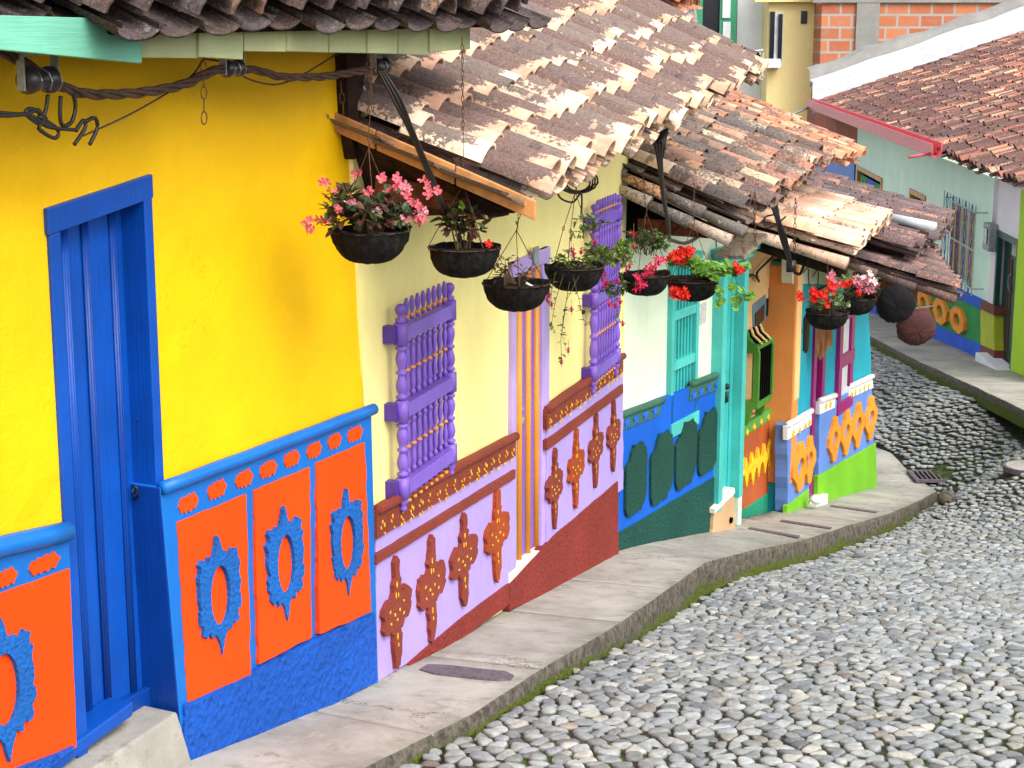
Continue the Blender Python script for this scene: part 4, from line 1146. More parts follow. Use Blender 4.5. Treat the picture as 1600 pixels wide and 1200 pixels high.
for x in (1182, 1190):
    m = MB(); s, z = FD.hit(x, 600, -.06); zt_ = FD.hit(x, 510)[1]; zb_ = FD.hit(x, 640)[1]
    m.box(FD.W(s, (zt_ + zb_) / 2, -.06), FD.u * .05, FD.n * .01, V((0, 0, (zt_ - zb_) / 2))); mk('inner_shutter', m, M['ochre'], wd, bevel=.003)
# bulging grille: two curved side boards, sill, cap slats
sl, sr = FD.hit(1176, 580, .10)[0], FD.hit(1204, 570, .14)[0]
zt_ = FD.hit(1188, 512, .1)[1]; zb_ = FD.hit(1180, 668, .1)[1]; H = zt_ - zb_
prof = [(.01, 0), (.06, .05), (.09, .12), (.10, .2), (.15, .24), (.17, .3), (.17, .55), (.17, .80), (.15, .86), (.10, .88), (.06, .92), (.04, 1.0), (.0, 1.0)]
g = None
m = MB(); m.box(FD.W((sl + sr) / 2, zb_ + .25 * H, .10), FD.u * ((sr - sl) / 2), FD.n * .06, V((0, 0, .035))); m.box(FD.W((sl + sr) / 2, zb_ + .84 * H, .10), FD.u * ((sr - sl) / 2), FD.n * .05, V((0, 0, .03)))
g = mk('balcony_grille', m, M['leafgreen'], RD, bevel=.004)
for s in (sl, sr):
    m = MB(); inn = [(max(.0, o - .075), min(.95, max(.30, z))) for o, z in prof[4:10]]
    outer = [FD.W(s, zb_ + z * H, o) for o, z in prof] ; outer2 = [p - FD.u * .05 for p in outer]
    # solid ornamental board with an opening between .28 and .8
    lower = [(0, 0)] + prof[:6] + [(0, .30)]; upper = [(0, .78), (.17, .78)] + prof[8:]
    for P in (lower, upper, [(.11, .29), (.17, .29), (.17, .79), (.11, .79)]):
        m.prism([FD.W(s + .025, zb_ + z * H, o) for o, z in P], [FD.W(s - .025, zb_ + z * H, o) for o, z in P])
    mk('curved_side_board', m, M['leafgreen'], g, bevel=.003)
for i in range(6):
    s = sl + (sr - sl) * (i + .7) / 6.4; m = MB(); m.box(FD.W(s, zb_ + .54 * H, .145), FD.u * .014, FD.n * .010, V((0, 0, .27 * H))); mk('bar', m, M['black'], g)
for i in range(6):
    s = sl + (sr - sl) * (i + .7) / 6.4; m = MB(); m.tube([FD.W(s, zb_ + z * H, o) for o, z in ((.15, .85), (.11, .89), (.06, .93), (.03, 1.0))], .016, 6); mk('cap_slat', m, M['peach'] if i % 2 else M['black'], g)
m = MB(); fpoly(FD, [(1201, 450), (1206, 446), (1205, 488), (1200, 494)], .0, -.0 - .02, m); mk('vent_window', m, M['darkgreen'], RD)
m = MB(); fpoly(FD, [(1157, 502), (1165, 494), (1163, 560), (1158, 592), (1156, 588)], .03, -.02, m); mk('side_shutter', m, M['leafgreen'], RD)
wn = mk('wainscot', fpoly(FD, [(1151, 688), (1211, 640), (1206, 772), (1146, 812)], .05, -.1), M['brown'], RD, bevel=.004)
mk('frieze_board', fpoly(FD, [(1151, 676), (1211, 634), (1209, 652), (1150, 692)], .062, 0), M['leafgreen_trim'], wn, bevel=.003)
mk('jade_foot', fpoly(FD, [(1146, 806), (1207, 766), (1232, 752), (1231, 800), (1146, 822), (1145, 845)], .058, 0), M['jade'], wn, bevel=.004)
dm = [(0, 1), (.55, .35), (1, -.0), (.6, -.3), (0, -1), (-.5, -.4), (-1, 0), (-.55, .4)]
for (x, y) in ((1156, 682), (1167, 675), (1178, 667), (1189, 659), (1200, 652)):
    s, z = FD.hit(x, y, .06); m = szpoly(FD, [(s + a * .045, z + b * .04) for a, b in dm], .07, .058); mk('frieze_diamond', m, M['gold'], wn)
for (x, y, h) in ((1152, 745, 52), (1163, 738, 48), (1173, 732, 52), (1182, 722, 48), (1192, 716, 48), (1201, 709, 48)):
    s, z = FD.hit(x, y, .05); z1 = FD.hit(x, y - h / 2, .05)[1]; hh = z1 - z
    P = [(-.2, 1), (.35, .25), (1, 0), (.5, -.3), (.1, -1), (-.45, -.2), (-1, .02), (-.5, .35)]
    m = szpoly(FD, [(s + a * .13, z + b * hh) for a, b in P], .08, .045); mk('diamond_relief', m, M['gold'], wn, bevel=.004)

# ================================================================== turquoise corner house
RE = thing('turquoise_house', 'turquoise corner house with magenta door and window and lime footed plinth of orange rings', 'house', FE.W(0, FE.P.z, 0))
zE_top = -2.45
dE0, dE1 = FE.hit(1266, 640)[0], FE.hit(1283, 640)[0]; zEd = FE.hit(1272, 470)[1]
wE_ = box_px(FE, 1306, 490, 1327, 630, 0)
eE = endline(FE, (1357, 478), (1369, 758))
sE2 = 0.0
mk('wall', wall(FE, sE0w, sE2, -7, zE_top, [(dE0, dE1, -7, zEd), (wE_[0], wE_[1], wE_[3], wE_[2])], end1=eE, pivot=(sE0w, wE_[1] + .1), depth=.25), M['turq'], RE)
shell(RE, FE, sE0w, FE.hit(1357, 478)[0], -7, -2.5, 4.6, M['turq'])
m = MB(); fpoly(FE, [(1238, 400), (1362, 400), (1359, 446), (1238, 443)], .012, -.1, m); mk('upper_band', m, M['offwhite'], RE)
# pier at the junction with the peach house
m = MB(); offD = (FD.P - FE.P).dot(FE.n)
zp0, zp1 = FE.hit(1234, 752)[1], FE.hit(1234, 418)[1]
P = lambda s, o: (s, o)
base = [(sE0w - .03, .052), (sE0w + .16, .052), (sE0w + .16, -.1), (sE0w - .03, -.6)]
m.prism([FE.W(s, zp1, o) for s, o in base], [FE.W(s, zp0, o) for s, o in base])
mk('corner_pier', m, M['peach_shade'], RE, bevel=.02)
m = MB(); m.prism([FE.W(s, zp1 + .02, o + .006) for s, o in ((sE0w - .01, .05), (sE0w + .17, .05), (sE0w + .17, -.1), (sE0w - .01, -.1))], [FE.W(s, zp0 + .9, o + .006) for s, o in ((sE0w - .01, .05), (sE0w + .17, .05), (sE0w + .17, -.1), (sE0w - .01, -.1))])
mk('pier_face', m, M['peach'], RE, bevel=.01)
# door
zf = FE.hit(1275, 772)[1]
m = MB(); m.box(FE.W((dE0 + dE1) / 2, (zf + zEd) / 2, -.1), FE.u * ((dE1 - dE0) / 2), FE.n * .02, V((0, 0, (zEd - zf) / 2))); dn = mk('door', m, M['magenta'], RE)
m = MB()
for s in (dE0 + .05, dE1 - .05): m.box(FE.W(s, (zf + zEd) / 2, .0), FE.u * .06, FE.n * .03, V((0, 0, (zEd - zf) / 2 + .02)))
m.box(FE.W((dE0 + dE1) / 2, zEd + .06, .002), FE.u * ((dE1 - dE0) / 2 + .02), FE.n * .032, V((0, 0, .05)))
mk('door_frame', m, M['magenta'], RE, bevel=.004)
m = MB(); m.box(FE.W((dE0 + dE1) / 2, zf - .2, .04), FE.u * ((dE1 - dE0) / 2 + .0), FE.n * .08, V((0, 0, .2))); mk('doorstep', m, M['offwhite'], RE, bevel=.012)
# window
s0, s1, z1, z0 = wE_
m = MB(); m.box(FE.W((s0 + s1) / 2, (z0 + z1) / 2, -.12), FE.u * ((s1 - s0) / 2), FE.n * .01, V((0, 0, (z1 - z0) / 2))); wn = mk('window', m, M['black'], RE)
m = MB()
for s in (s0 + .05, s1 - .05): m.box(FE.W(s, (z0 + z1) / 2, .0), FE.u * .07, FE.n * .05, V((0, 0, (z1 - z0) / 2 + .05)))
for z in (z0, (z0 + z1) / 2, z1): m.box(FE.W((s0 + s1) / 2, z, .008), FE.u * ((s1 - s0) / 2 + .03), FE.n * .05, V((0, 0, .07)))
mk('frame', m, M['magenta'], wn, bevel=.004)
for i in range(6):
    m = MB(); s = s0 + .12 + (s1 - s0 - .24) * (i + .5) / 6; m.box(FE.W(s, (z0 + z1) / 2, .0), FE.u * .028, FE.n * .016, V((0, 0, (z1 - z0) / 2))); mk('bar', m, M['whitepaint'], wn)
def wE_plinth(body, corn, fr, foot, dots, rings, lab):
    wn = mk('wainscot', fpoly(FE, body, .04, -.1), M['peri'], RE, bevel=.004); wn['label'] = lab
    for c_, f_ in zip(corn, fr):
        mk('cornice', fpoly(FE, f_, .055, 0), M['white'], wn, bevel=.004)
        mk('cornice_moulding', mould(FE, c_[0], c_[1], .034, .05), M['white'], wn, smooth=True)
    mk('lime_foot', fpoly(FE, foot, .055, 0), M['lime'], wn, bevel=.005)
    for (x, y) in dots:
        s, z = FE.hit(x, y, .06); m = szpoly(FE, [(s + a * .05, z + b * .045) for a, b in dm], .062, .054); mk('cornice_dot', m, M['gold'], wn)
    hexp = [(0, 1), (.25, .95), (.4, .62), (.95, .2), (1, -.15), (.5, -.55), (.25, -.95), (0, -1), (-.3, -.9), (-.45, -.6), (-1, -.2), (-.95, .2), (-.42, .6), (-.28, .92)]
    for (x, y, w, h) in rings: star(wn, FE, x, y, w, h, .042, M['tangerine'], hole=(.42, .34), P=hexp, nm='ring_relief', jit=.02, th=.035)
wE_plinth([(1231, 665), (1266, 640), (1264, 785), (1231, 800)], [((1231, 664), (1268, 642))], [[(1231, 666), (1269, 642), (1268, 664), (1231, 688)]],
          [(1231, 790), (1264, 764), (1264, 800), (1230, 812)], [(1240, 677), (1250, 672), (1259, 666), (1265, 661)], [(1247, 729, 24, 76), (1262, 718, 17, 74)], 'plinth piece left of the magenta door')
wE_plinth([(1281, 642), (1362, 590), (1370, 770), (1278, 795)], [((1281, 626), (1305, 618)), ((1328, 604), (1363, 588))], [[(1281, 628), (1306, 619), (1305, 637), (1281, 648)], [(1328, 604), (1363, 588), (1365, 606), (1327, 623)]],
          [(1278, 744), (1369, 692), (1370, 762), (1277, 790)], [(1291, 635), (1298, 632), (1331, 616), (1337, 613), (1344, 610), (1351, 606), (1358, 603)],
          [(1301, 686, 18, 70), (1320, 675, 18, 70), (1338, 664, 18, 70), (1358, 653, 18, 68)], 'plinth right of the magenta door with four rings')

# ------------------------------------------------------------------ tiled roofs
def roof(parent, eN, eF, rN, rF, cw, pal, mat, expose=.30, jit=1.0, seg=6, thick=.014, under=True, cover_r=.42, seed=1, agebias=None, name='tile_roof', nrows=None, rag=0.05):
    """barrel tiles: covers over channels, laid from the eave line eN-eF up to the ridge line rN-rF"""
    rr = random.Random(seed); mb = MB()
    eN, eF, rN, rF = map(V, (eN, eF, rN, rF))
    n = max(2, int(round((eF - eN).length / cw)))
    side = (eF - eN).normalized()
    for pan in (1, 0):
        for i in range(n + (1 if pan else 0)):
            t = (i + (0 if pan else .5)) / n
            e, r = eN.lerp(eF, t), rN.lerp(rF, t)
            d = (r - e); L = d.length; d.normalize()
            nor = side.cross(d).normalized()
            if nor.z < 0: nor = -nor
            sd = nor.cross(d).normalized()
            wloc = (eF - eN).length / n
            shift = rr.uniform(-rag, rag)
            k = int(L / expose)
            for j in range(k):
                l0 = shift + j * expose + rr.uniform(-.02, .02) * jit; ln = expose * 1.22
                w0 = wloc * (cover_r if not pan else .52); w1 = w0 * .90
                c = pal[min(len(pal) - 1, int(rr.random() * len(pal)))]
                q = rr.uniform(.82, 1.15); c = (c[0] * q, c[1] * q * rr.uniform(.95, 1.05), c[2] * q)
                mb.cage = max(0, min(1.2, rr.gauss(.5, .22) + (.3 if pan else 0) + (agebias(t, j / max(1, k)) if agebias else 0)))  # channel tiles darkened to paint shade into the gaps between columns
                off = sd * rr.uniform(-.012, .012) * jit; skew = sd * rr.uniform(-.02, .02) * jit
                h0 = (.055 if not pan else .012) + rr.uniform(-.004, .006) * jit
                a0 = e + d * l0 + off + nor * (h0 + .010); a1 = e + d * (l0 + ln) + off + skew + nor * (h0 - .012)
                rows = []
                for (c0_, w_, v_) in ((a0, w0, 0.0), (a0.lerp(a1, .5), (w0 + w1) / 2, .5), (a1, w1, 1.0)):
                    for th_ in ((0, thick) if (thick and v_ == 0) else (0,)):
                        ring = []
                        for q_ in range(seg + 1):
                            an = math.pi * q_ / seg; mb.cfl = abs(math.cos(an)); rad = w_ - th_
                            hh = math.sin(an) * rad * .92
                            if pan: hh = -hh * .42 + w_ * .05
                            ring.append(mb.vert(c0_ + sd * (math.cos(an) * rad) + nor * (hh - (th_ if pan else 0)), c + (v_,)))
                        rows.append(ring)
                order = [rows[1], rows[0]] + rows[2:] if (thick) else rows
                for A, B in zip(order, order[1:]):
                    for q_ in range(seg): mb.face((A[q_], A[q_ + 1], B[q_ + 1], B[q_]))
                if thick:   # inner skin near the open end
                    a_in = [mb.vert(V(mb.v[x]) + d * .22, (c[0] * .5, c[1] * .5, c[2] * .5, .6)) for x in rows[1]]
                    for q_ in range(seg): mb.face((a_in[q_], a_in[q_ + 1], rows[1][q_ + 1], rows[1][q_]))
    o = mk(name, mb, mat, parent, smooth=True, attrs=True)
    if under:
        m = MB(); side_ = side; dn_ = V((0, 0, -.035))
        q = [eN + dn_, eF + dn_, rF + dn_, rN + dn_]; q2 = [p + V((0, 0, -.03)) for p in q]
        ins = (rN - eN).normalized() * .12
        q[0] = q[0] + ins; q[1] = q[1] + ins; q2[0] = q2[0] + ins; q2[1] = q2[1] + ins
        m.prism(q, q2); mk('roof_boarding', m, M['beamdark'], parent)
    return o
def up(e, n, run, pitch): return V(e) - V(n) * run + V((0, 0, run * math.tan(R(pitch))))
cream_t = [(.80, .56, .40), (.84, .62, .46), (.76, .50, .35), (.86, .68, .52), (.72, .45, .32)]
orange_t = [(.62, .26, .14), (.70, .34, .20), (.56, .22, .13), (.74, .42, .27), (.50, .20, .13)]
old_t = [(.30, .17, .13), (.24, .14, .12), (.38, .20, .14), (.20, .14, .12), (.30, .20, .16)]
new_t = [(.74, .48, .35), (.78, .56, .43), (.74, .48, .34), (.70, .42, .30), (.78, .62, .50)]
far_t = [(.55, .24, .15), (.42, .19, .14), (.62, .34, .22), (.30, .16, .13), (.66, .44, .30), (.48, .22, .16), (.36, .2, .16)]
MT_A = tile_mat('old_lichen_tile', lich=(.060, .050, .050), amount=.68, spots=.7, endclean=.1)
MT_B = tile_mat('pale_sooty_tile', lich=(.095, .060, .060), amount=.75, spots=.06, endclean=1.0)
MT_C = tile_mat('dark_mossy_tile', lich=(.095, .082, .078), amount=.56, spots=.45, endclean=.2)
MT_D = tile_mat('new_pale_tile', lich=(.16, .125, .11), amount=.44, spots=.0, endclean=.3)
MT_E = tile_mat('purple_brown_tile', lich=(.105, .078, .078), amount=.60, spots=.35, endclean=.1)
MT_G = tile_mat('mixed_red_tile', lich=(.10, .058, .056), amount=.60, spots=.15, endclean=.1)

# roof of the yellow house
def planeY(F, px, off):
    d = ray(px, 600); k = (F.P + F.n * off).dot(F.n) / d.dot(F.n); return (d * k).y
OA = .62
eFA = FA.at(838, 36, OA); eNA = FA.at(212, 46, OA); 
roof(RY, eNA, eFA, up(eNA, FA.n, 3.4, 23), up(eFA, FA.n, 3.4, 23), .235, old_t, MT_A, expose=.33, seg=8, thick=.018, seed=3, jit=1.6, rag=.05, agebias=lambda t, v: .1)
e0 = FA.at(205, 44, .50); e1 = e0 - FA.u * 2.2 + V((0, 0, .10))
roof(RY, e1, e0, up(e1, FA.n, 3.4, 23), up(e0, FA.n, 3.4, 23), .235, old_t, MT_A, expose=.33, seg=8, thick=.018, seed=4, jit=1.6, rag=.05, agebias=lambda t, v: .1)
# mint board and pale fascia boards under the tiles
m = MB(); m.prism([FA.at(x, y, .50) for x, y in ((-60, 22), (150, 28), (222, 62), (222, 99), (-60, 72))], [FA.at(x, y, .50) - FA.n * .035 for x, y in ((-60, 22), (150, 28), (222, 62), (222, 99), (-60, 72))])
mk('mint_fascia_board', m, M['mintboard'], RY, bevel=.003)
for i, (a, b, ya, yb) in enumerate(((222, 310, 90, 91), (311, 380, 89, 93), (382, 449, 80, 81), (450, 513, 80, 82), (515, 573, 82, 83), (575, 621, 83, 84), (623, 671, 84, 86), (672, 735, 81, 77))):
    m = MB(); o = .46 + (.012 if i % 2 else 0)
    m.prism([FA.at(x, y, o) for x, y in ((a, 44), (b, 44), (b, yb), (a, ya))], [FA.at(x, y, o) - FA.n * .03 for x, y in ((a, 44), (b, 44), (b, yb), (a, ya))])
    mk('fascia_board', m, M['paleboard'], RY, bevel=.003)
m = MB(); m.prism([FA.at(x, y, .06) for x, y in ((540, 84), (574, 84), (566, 160), (556, 250), (545, 190))], [FA.at(x, y, .06) - FA.n * .07 for x, y in ((540, 84), (574, 84), (566, 160), (556, 250), (545, 190))])
mk('gable_board', m, M['beamdark'], RY, bevel=.004)

# roof of the cream and lilac house
OB = .85
eNB = at(836, 318, 8.02); eFB = at(1187, 118, 13.75)
rNB = up(eNB, FB.n, 3.6, 21.5)
_f = at(985, 0, 13.95); dF = (_f - eFB); dF = dF / math.hypot(dF.x, dF.y)
rFB = eFB + dF * 3.6
roof(RB, eNB, eFB, rNB, rFB, .222, cream_t, MT_B, expose=.35, seg=8, thick=.016, seed=5, jit=1.2, agebias=lambda t, v: .25 * v + (.25 if t > .86 else 0) - .10 * (1 - v))
print('roofB', eNB, eFB, rNB, rFB)
# bargeboard tiles and beams under the near edge
m = MB(); dB_ = (rNB - eNB).normalized()
for j in range(8):
    a = eNB + dB_ * (j * .42 - .02) + V((0, 0, -.02)) - FB.u * .05; b = a + dB_ * .41
    m.box((a + b) / 2, (b - a) / 2, FB.u * .012, V((0, 0, .045)))
mk('edge_tiles', m, flat('orange_edge_tile', (214, 150, 92), k=.75, rough=.8, scale=9), RB, bevel=.004)
m = MB(); a = FB.W(-.02, -.0, 0); pA = at(835, 345, 8.12); 
b0_ = at(545, 216, 8.45); b1_ = at(755, 322, 8.22)
def beam(p, q, w, h, mat, parent, nm='beam', up_=V((0, 0, 1))):
    m = MB(); ax = (q - p) / 2; sd = ax.cross(up_).normalized(); u2 = sd.cross(ax).normalized(); m.box((p + q) / 2, ax, sd * w, u2 * h); return mk(nm, m, mat, parent, bevel=.006)
beam(at(520, 226, 8.5), at(735, 300, 8.25), .03, .055, M['beam'], RB)
beam(at(590, 292, 8.34), at(757, 318, 8.22), .05, .055, M['beam'], RB)
beam(at(520, 200, 8.6), at(780, 322, 8.3), .03, .05, M['beamdark'], RB)
beam(at(600, 300, 8.8), at(790, 322, 8.5), .05, .05, M['beamdark'], RB)
# dark sheet filling in the shade of the gap below the tiles
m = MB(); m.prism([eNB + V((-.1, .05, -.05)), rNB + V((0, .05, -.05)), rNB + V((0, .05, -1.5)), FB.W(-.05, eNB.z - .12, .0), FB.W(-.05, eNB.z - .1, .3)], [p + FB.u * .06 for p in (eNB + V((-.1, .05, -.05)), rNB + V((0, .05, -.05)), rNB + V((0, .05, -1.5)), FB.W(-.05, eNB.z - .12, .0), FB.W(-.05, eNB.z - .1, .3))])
mk('dark_gap_sheet', m, M['beamdark'], RB)

# roof of the pale mint house (old part and newer orange part)
eNC = at(1168, 346, 13.35); eFC = at(1290, 252, 16.6)
rNC = up(eNC, FC.n, 3.4, 21); rFC = up(eFC, FC.n, 3.4, 21)
roof(RC, eNC, eFC, rNC, rFC, .20, [(.42, .25, .18), (.3, .2, .16), (.55, .32, .2), (.62, .50, .34), (.5, .24, .16)], MT_C, expose=.34, seg=7, thick=.016, seed=8, jit=2.0, rag=.09)
eNC2 = at(1284, 262, 16.7); eFC2 = at(1342, 244, 19.0)
rNC2 = up(eNC2, FC.n, 3.6, 21); rFC2 = up(eFC2, FC.n, 3.6, 21)
rNC2.z += .02
roof(RC, eNC2 + V((0, 0, .02)), eFC2, rNC2, rFC2, .21, orange_t, MT_D, expose=.34, seg=6, thick=.014, seed=9, jit=1.6, agebias=lambda t, v: .25, rag=.12)
dC_ = (rNC - eNC).normalized()
for k, (dz, du, L, mat) in enumerate(((-.07, -.10, 9, [(.66, .54, .42), (.52, .42, .33), (.74, .42, .22)]), (-.17, -.16, 9, [(.50, .42, .34), (.44, .37, .30)]))):
    rr = random.Random(20 + k); m = MB()
    for j in range(L):
        a = eNC + dC_ * (j * .36 - .02 + .1 * k) + V((0, 0, dz)) + FC.u * du; b = a + dC_ * .40 + V((0, 0, -.01))
        c = mat[j % len(mat)]; m.cur = c + (.3,); m.cage = rr.uniform(.2, .8); jj = V((0, 0, rr.uniform(-.012, .012))); m.tube([a + jj, a.lerp(b, .5) + jj, b + jj * 2], .052, 9, r2=.036)
    mk('verge_tiles', m, MT_C, RC, smooth=True, attrs=True)
beam(at(1000, 352, 13.85), at(1148, 362, 13.45), .05, .06, M['beam'], RC)
beam(at(960, 250, 14.0), at(1150, 348, 13.5), .03, .06, M['beamdark'], RC)
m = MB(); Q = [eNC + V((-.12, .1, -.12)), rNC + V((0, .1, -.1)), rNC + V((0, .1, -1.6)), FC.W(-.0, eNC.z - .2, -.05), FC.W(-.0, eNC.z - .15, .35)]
m.prism(Q, [p + FC.u * .06 for p in Q]); mk('dark_gap_sheet', m, M['black'], RC)  # black sheet paints in the shade of the gap under the roof edge

# roof of the peach house: pale new tiles
eND = at(1336, 396, 15.75); eFD = at(1389, 346, 18.3)
rND = up(eND, FD.n, 3.2, 14); rFD = up(eFD, FD.n, 3.2, 14)
roof(RD, eND, eFD, rND, rFD, .20, new_t, MT_D, expose=.42, seg=7, thick=.016, seed=11, jit=1.0, rag=.03)
print('roofD', eND, eFD)
dD_ = (rND - eND).normalized(); rr = random.Random(5); m = MB()
for j in range(6):
    a = eND + dD_ * (j * .55 + .05) + V((0, 0, -.10)) - FD.u * .08; b = a + dD_ * .56
    m.cur = new_t[j % 5] + (.4,); m.cage = .5; jj = V((0, 0, rr.uniform(-.012, .012))); m.tube([a + jj, b], .062, 9, r2=.044)
mk('verge_tiles', m, MT_D, RD, smooth=True, attrs=True)
beam(eND + V((-.05, .1, -.2)), eND + dD_ * 2.8 + V((0, .1, -.2)), .03, .05, M['beamdark'], RD)
beam(at(1240, 403, 16.6), at(1295, 412, 16.5), .04, .05, M['beam'], RD)
# roof of the turquoise house: two old layers
eNE = at(1429, 398, 17.9); eFE = at(1490, 346, 21.8)
rNE = up(eNE, FE.n, 3.4, 15); rFE = up(eFE, FE.n, 3.4, 15)
roof(RE, eNE, eFE, rNE, rFE, .20, [(.30, .2, .19), (.24, .17, .17), (.36, .2, .17), (.42, .24, .18)], MT_E, expose=.36, seg=6, thick=.016, seed=13, jit=2.0, rag=.10)
eNE2 = at(1497, 460, 17.4); eFE2 = at(1446, 386, 21.3)
rNE2 = up(eNE2, FE.n, 3.4, 14.5); rFE2 = up(eFE2, FE.n, 3.4, 14.5)
roof(RE, eNE2, eFE2, rNE2, rFE2, .20, [(.36, .21, .19), (.30, .18, .17), (.42, .24, .19), (.5, .25, .17)], MT_E, expose=.36, seg=6, thick=.016, seed=14, jit=1.6, rag=.06, agebias=lambda t, v: -.1)
print('roofE', eNE, eFE, eNE2, eFE2)
dE_ = (rNE2 - eNE2).normalized(); rr = random.Random(6)
for k in range(1):
    m = MB()
    for j in range(7):
        a = eNE2 + dE_ * (j * .42 + .1 * k) + V((0, 0, -.04)) - FE.u * .06; b = a + dE_ * .45
        m.cur = ((.46, .24, .15), (.34, .2, .15), (.6, .32, .18))[(j + k) % 3] + (.4,); m.cage = .5; m.tube([a, b], .055, 8, r2=.042)
    mk('verge_tiles', m, MT_E, RE, smooth=True, attrs=True)
m = MB(); a = at(1385, 378, 17.85) + V((0, 0, .03)); b = at(1462, 393, 17.7) + V((0, 0, .03)); a = at(1382, 343, 18.6); b = at(1463, 352, 18.5)
m.tube([a + V((0, 0, .0)), b + V((0, 0, .0))], .05, 10)
m2_ = MB(); a = at(1383, 339, 19.2); b = at(1461, 355, 18.8); m2_.tube([a, b], .055, 10); mk('white_ridge_tile', m2_, M['flashing'], RE, smooth=True)
# board gable under the corner of the roof
for i in range(7):
    m = MB(); t = i / 7; x = 1340 + t * 100; y0 = 425 + t * 22; y1 = 478 - t * 4
    c = at(x, (y0 + y1) / 2, 18.6); m.box(c, V((.045, -.02, 0)), V((.01, .012, 0)), V((0, 0, (y1 - y0) / 2 / 2650 * 18.6))); mk('gable_plank', m, M['plank'], RE)
beam(at(1330, 470, 18.5), at(1372, 462, 18.4), .03, .04, M['beam'], RE)

# ================================================================== far side: mint green house, pinkish house, acid green house
RG = thing('mint_green_house', 'long mint green house with barred window and green and blue plinth beyond the corner', 'house', FG.W(8, baseG(8), 0))
sG0, sG1 = FG.hit(1549, 400)[0], FG.hit(1335, 330)[0]
ztG = -2.55
wins = [box_px(FG, 1379, 268, 1339, 310, 0), box_px(FG, 1447, 300, 1422, 326, 0), box_px(FG, 1522, 322, 1487, 440, 0)]
wins = [(min(a, b), max(a, b), d, c) for a, b, c, d in wins]
mk('wall', wall(FG, sG0, sG1, -8.5, ztG, wins, depth=.3, res=.5), M['mint_far'], RG)
shell(RG, FG, sG0, sG1 + 9, -8.5, ztG, 9, M['mint_far'])
for i, (a, b, c, d) in enumerate(wins):
    m = MB(); m.box(FG.W((a + b) / 2, (c + d) / 2, -.16), FG.u * ((b - a) / 2), FG.n * .01, V((0, 0, (d - c) / 2))); wn = mk('window', m, M['glass'], RG)
    m = MB(); f = .07
    for s in (a + f, b - f): m.box(FG.W(s, (c + d) / 2, -.02), FG.u * f, FG.n * .05, V((0, 0, (d - c) / 2)))
    m.box(FG.W((a + b) / 2, d - .05, -.018), FG.u * ((b - a) / 2 - .01), FG.n * .05, V((0, 0, .05)))
    mk('frame', m, M['ochre'], wn, bevel=.005)
    if i == 0:
        for k in range(3):
            m = MB(); s = a + .2 + (b - a - .4) * (k + .5) / 3; m.box(FG.W(s, (c + d) / 2 - .1, -.06), FG.u * ((b - a - .5) / 6), FG.n * .02, V((0, 0, (d - c) / 2 - .1))); mk('shutter', m, M['green_field'] if k != 1 else M['cobalt'], wn, bevel=.005)
        for k in range(6):
            m = MB(); s = a + .3 + (b - a - .6) * (k + .5) / 6; m.box(FG.W(s, d - .45, -.03), FG.u * .04, FG.n * .02, V((0, 0, .14))); mk('spindle', m, M['ochre'], wn)
    elif i == 1:
        m = MB(); m.box(FG.W((a + b) / 2 , (c + d) / 2, -.1), FG.u * .12, FG.n * .02, V((0, 0, (d - c) / 2))); mk('shutter', m, M['blueiron'], wn)
    else:
        for k in range(4):
            m = MB(); s = a + .1 + (b - a - .2) * (k + .5) / 4; m.box(FG.W(s, (c + d) / 2, -.08), FG.u * ((b - a - .3) / 8), FG.n * .02, V((0, 0, (d - c) / 2 - .05))); mk('shutter', m, M['ochre'] if k % 2 else flat('pale_brown_shutter', (176, 150, 120), k=.8), wn, bevel=.01)
# iron window grille
gx = box_px(FG, 1522, 308, 1472, 448, .2); a, b = sorted(gx[:2]); c, d = sorted(gx[2:])
m = MB()
for z in (c + .12, (c + d) / 2, d - .12): m.tube([FG.W(a, z, .2), FG.W(b, z, .2)], .012, 6)
gr = mk('iron_grille', m, M['paleiron'], RG)
for k in range(5):
    s0_ = a + (b - a) * (k + .5) / 5; m = MB(); P1, P2 = [], []
    for j in range(33):
        t = j / 32; dx = .075 * abs(math.sin(t * math.pi * 4)); P1.append(FG.W(s0_ + dx, c + (d - c) * t, .2)); P2.append(FG.W(s0_ - dx, c + (d - c) * t, .2))
    m.tube(P1, .009, 5); m.tube(P2, .009, 5); mk('wavy_bar', m, M['blueiron'], gr)
for k in range(6):
    s0_ = a + (b - a) * k / 5; m = MB(); m.tube([FG.W(s0_, c, .2), FG.W(s0_, d, .2)], .012, 5); mk('bar', m, M['paleiron'], gr)
for s in (a, b):
    for z in (c + .12, d - .12):
        m = MB(); m.tube([FG.W(s, z, .2), FG.W(s, z, -.02)], .012, 5); mk('bracket', m, M['paleiron'], gr)
def gband(x0, x1, top, bot, off, mat, nm, parent, bk=-.1):
    ln = lambda l, x: l[0][1] + (l[1][1] - l[0][1]) * (x - l[0][0]) / (l[1][0] - l[0][0])
    return mk(nm, fpoly(FG, [(x1, ln(top, x1)), (x0, ln(top, x0)), (x0, ln(bot, x0)), (x1, ln(bot, x1))], off, bk), mat, parent, bevel=.006)
TOP = ((1491, 449), (1532, 469)); T2 = ((1491, 464), (1532, 483)); B1 = ((1461, 508), (1532, 539)); BT = ((1357, 486), (1551, 568))
wn = gband(1357, 1532, TOP, BT, .05, M['green_field'], 'wainscot', RG)
gband(1357, 1532, TOP, T2, .07, M['cobalt'], 'cornice', wn); gband(1357, 1532, B1, BT, .07, M['cobalt'], 'blue_foot', wn)
octp = [(math.cos(k * math.pi / 4 + math.pi / 8) * (1.05 if k % 2 else .98), math.sin(k * math.pi / 4 + math.pi / 8)) for k in range(8)]
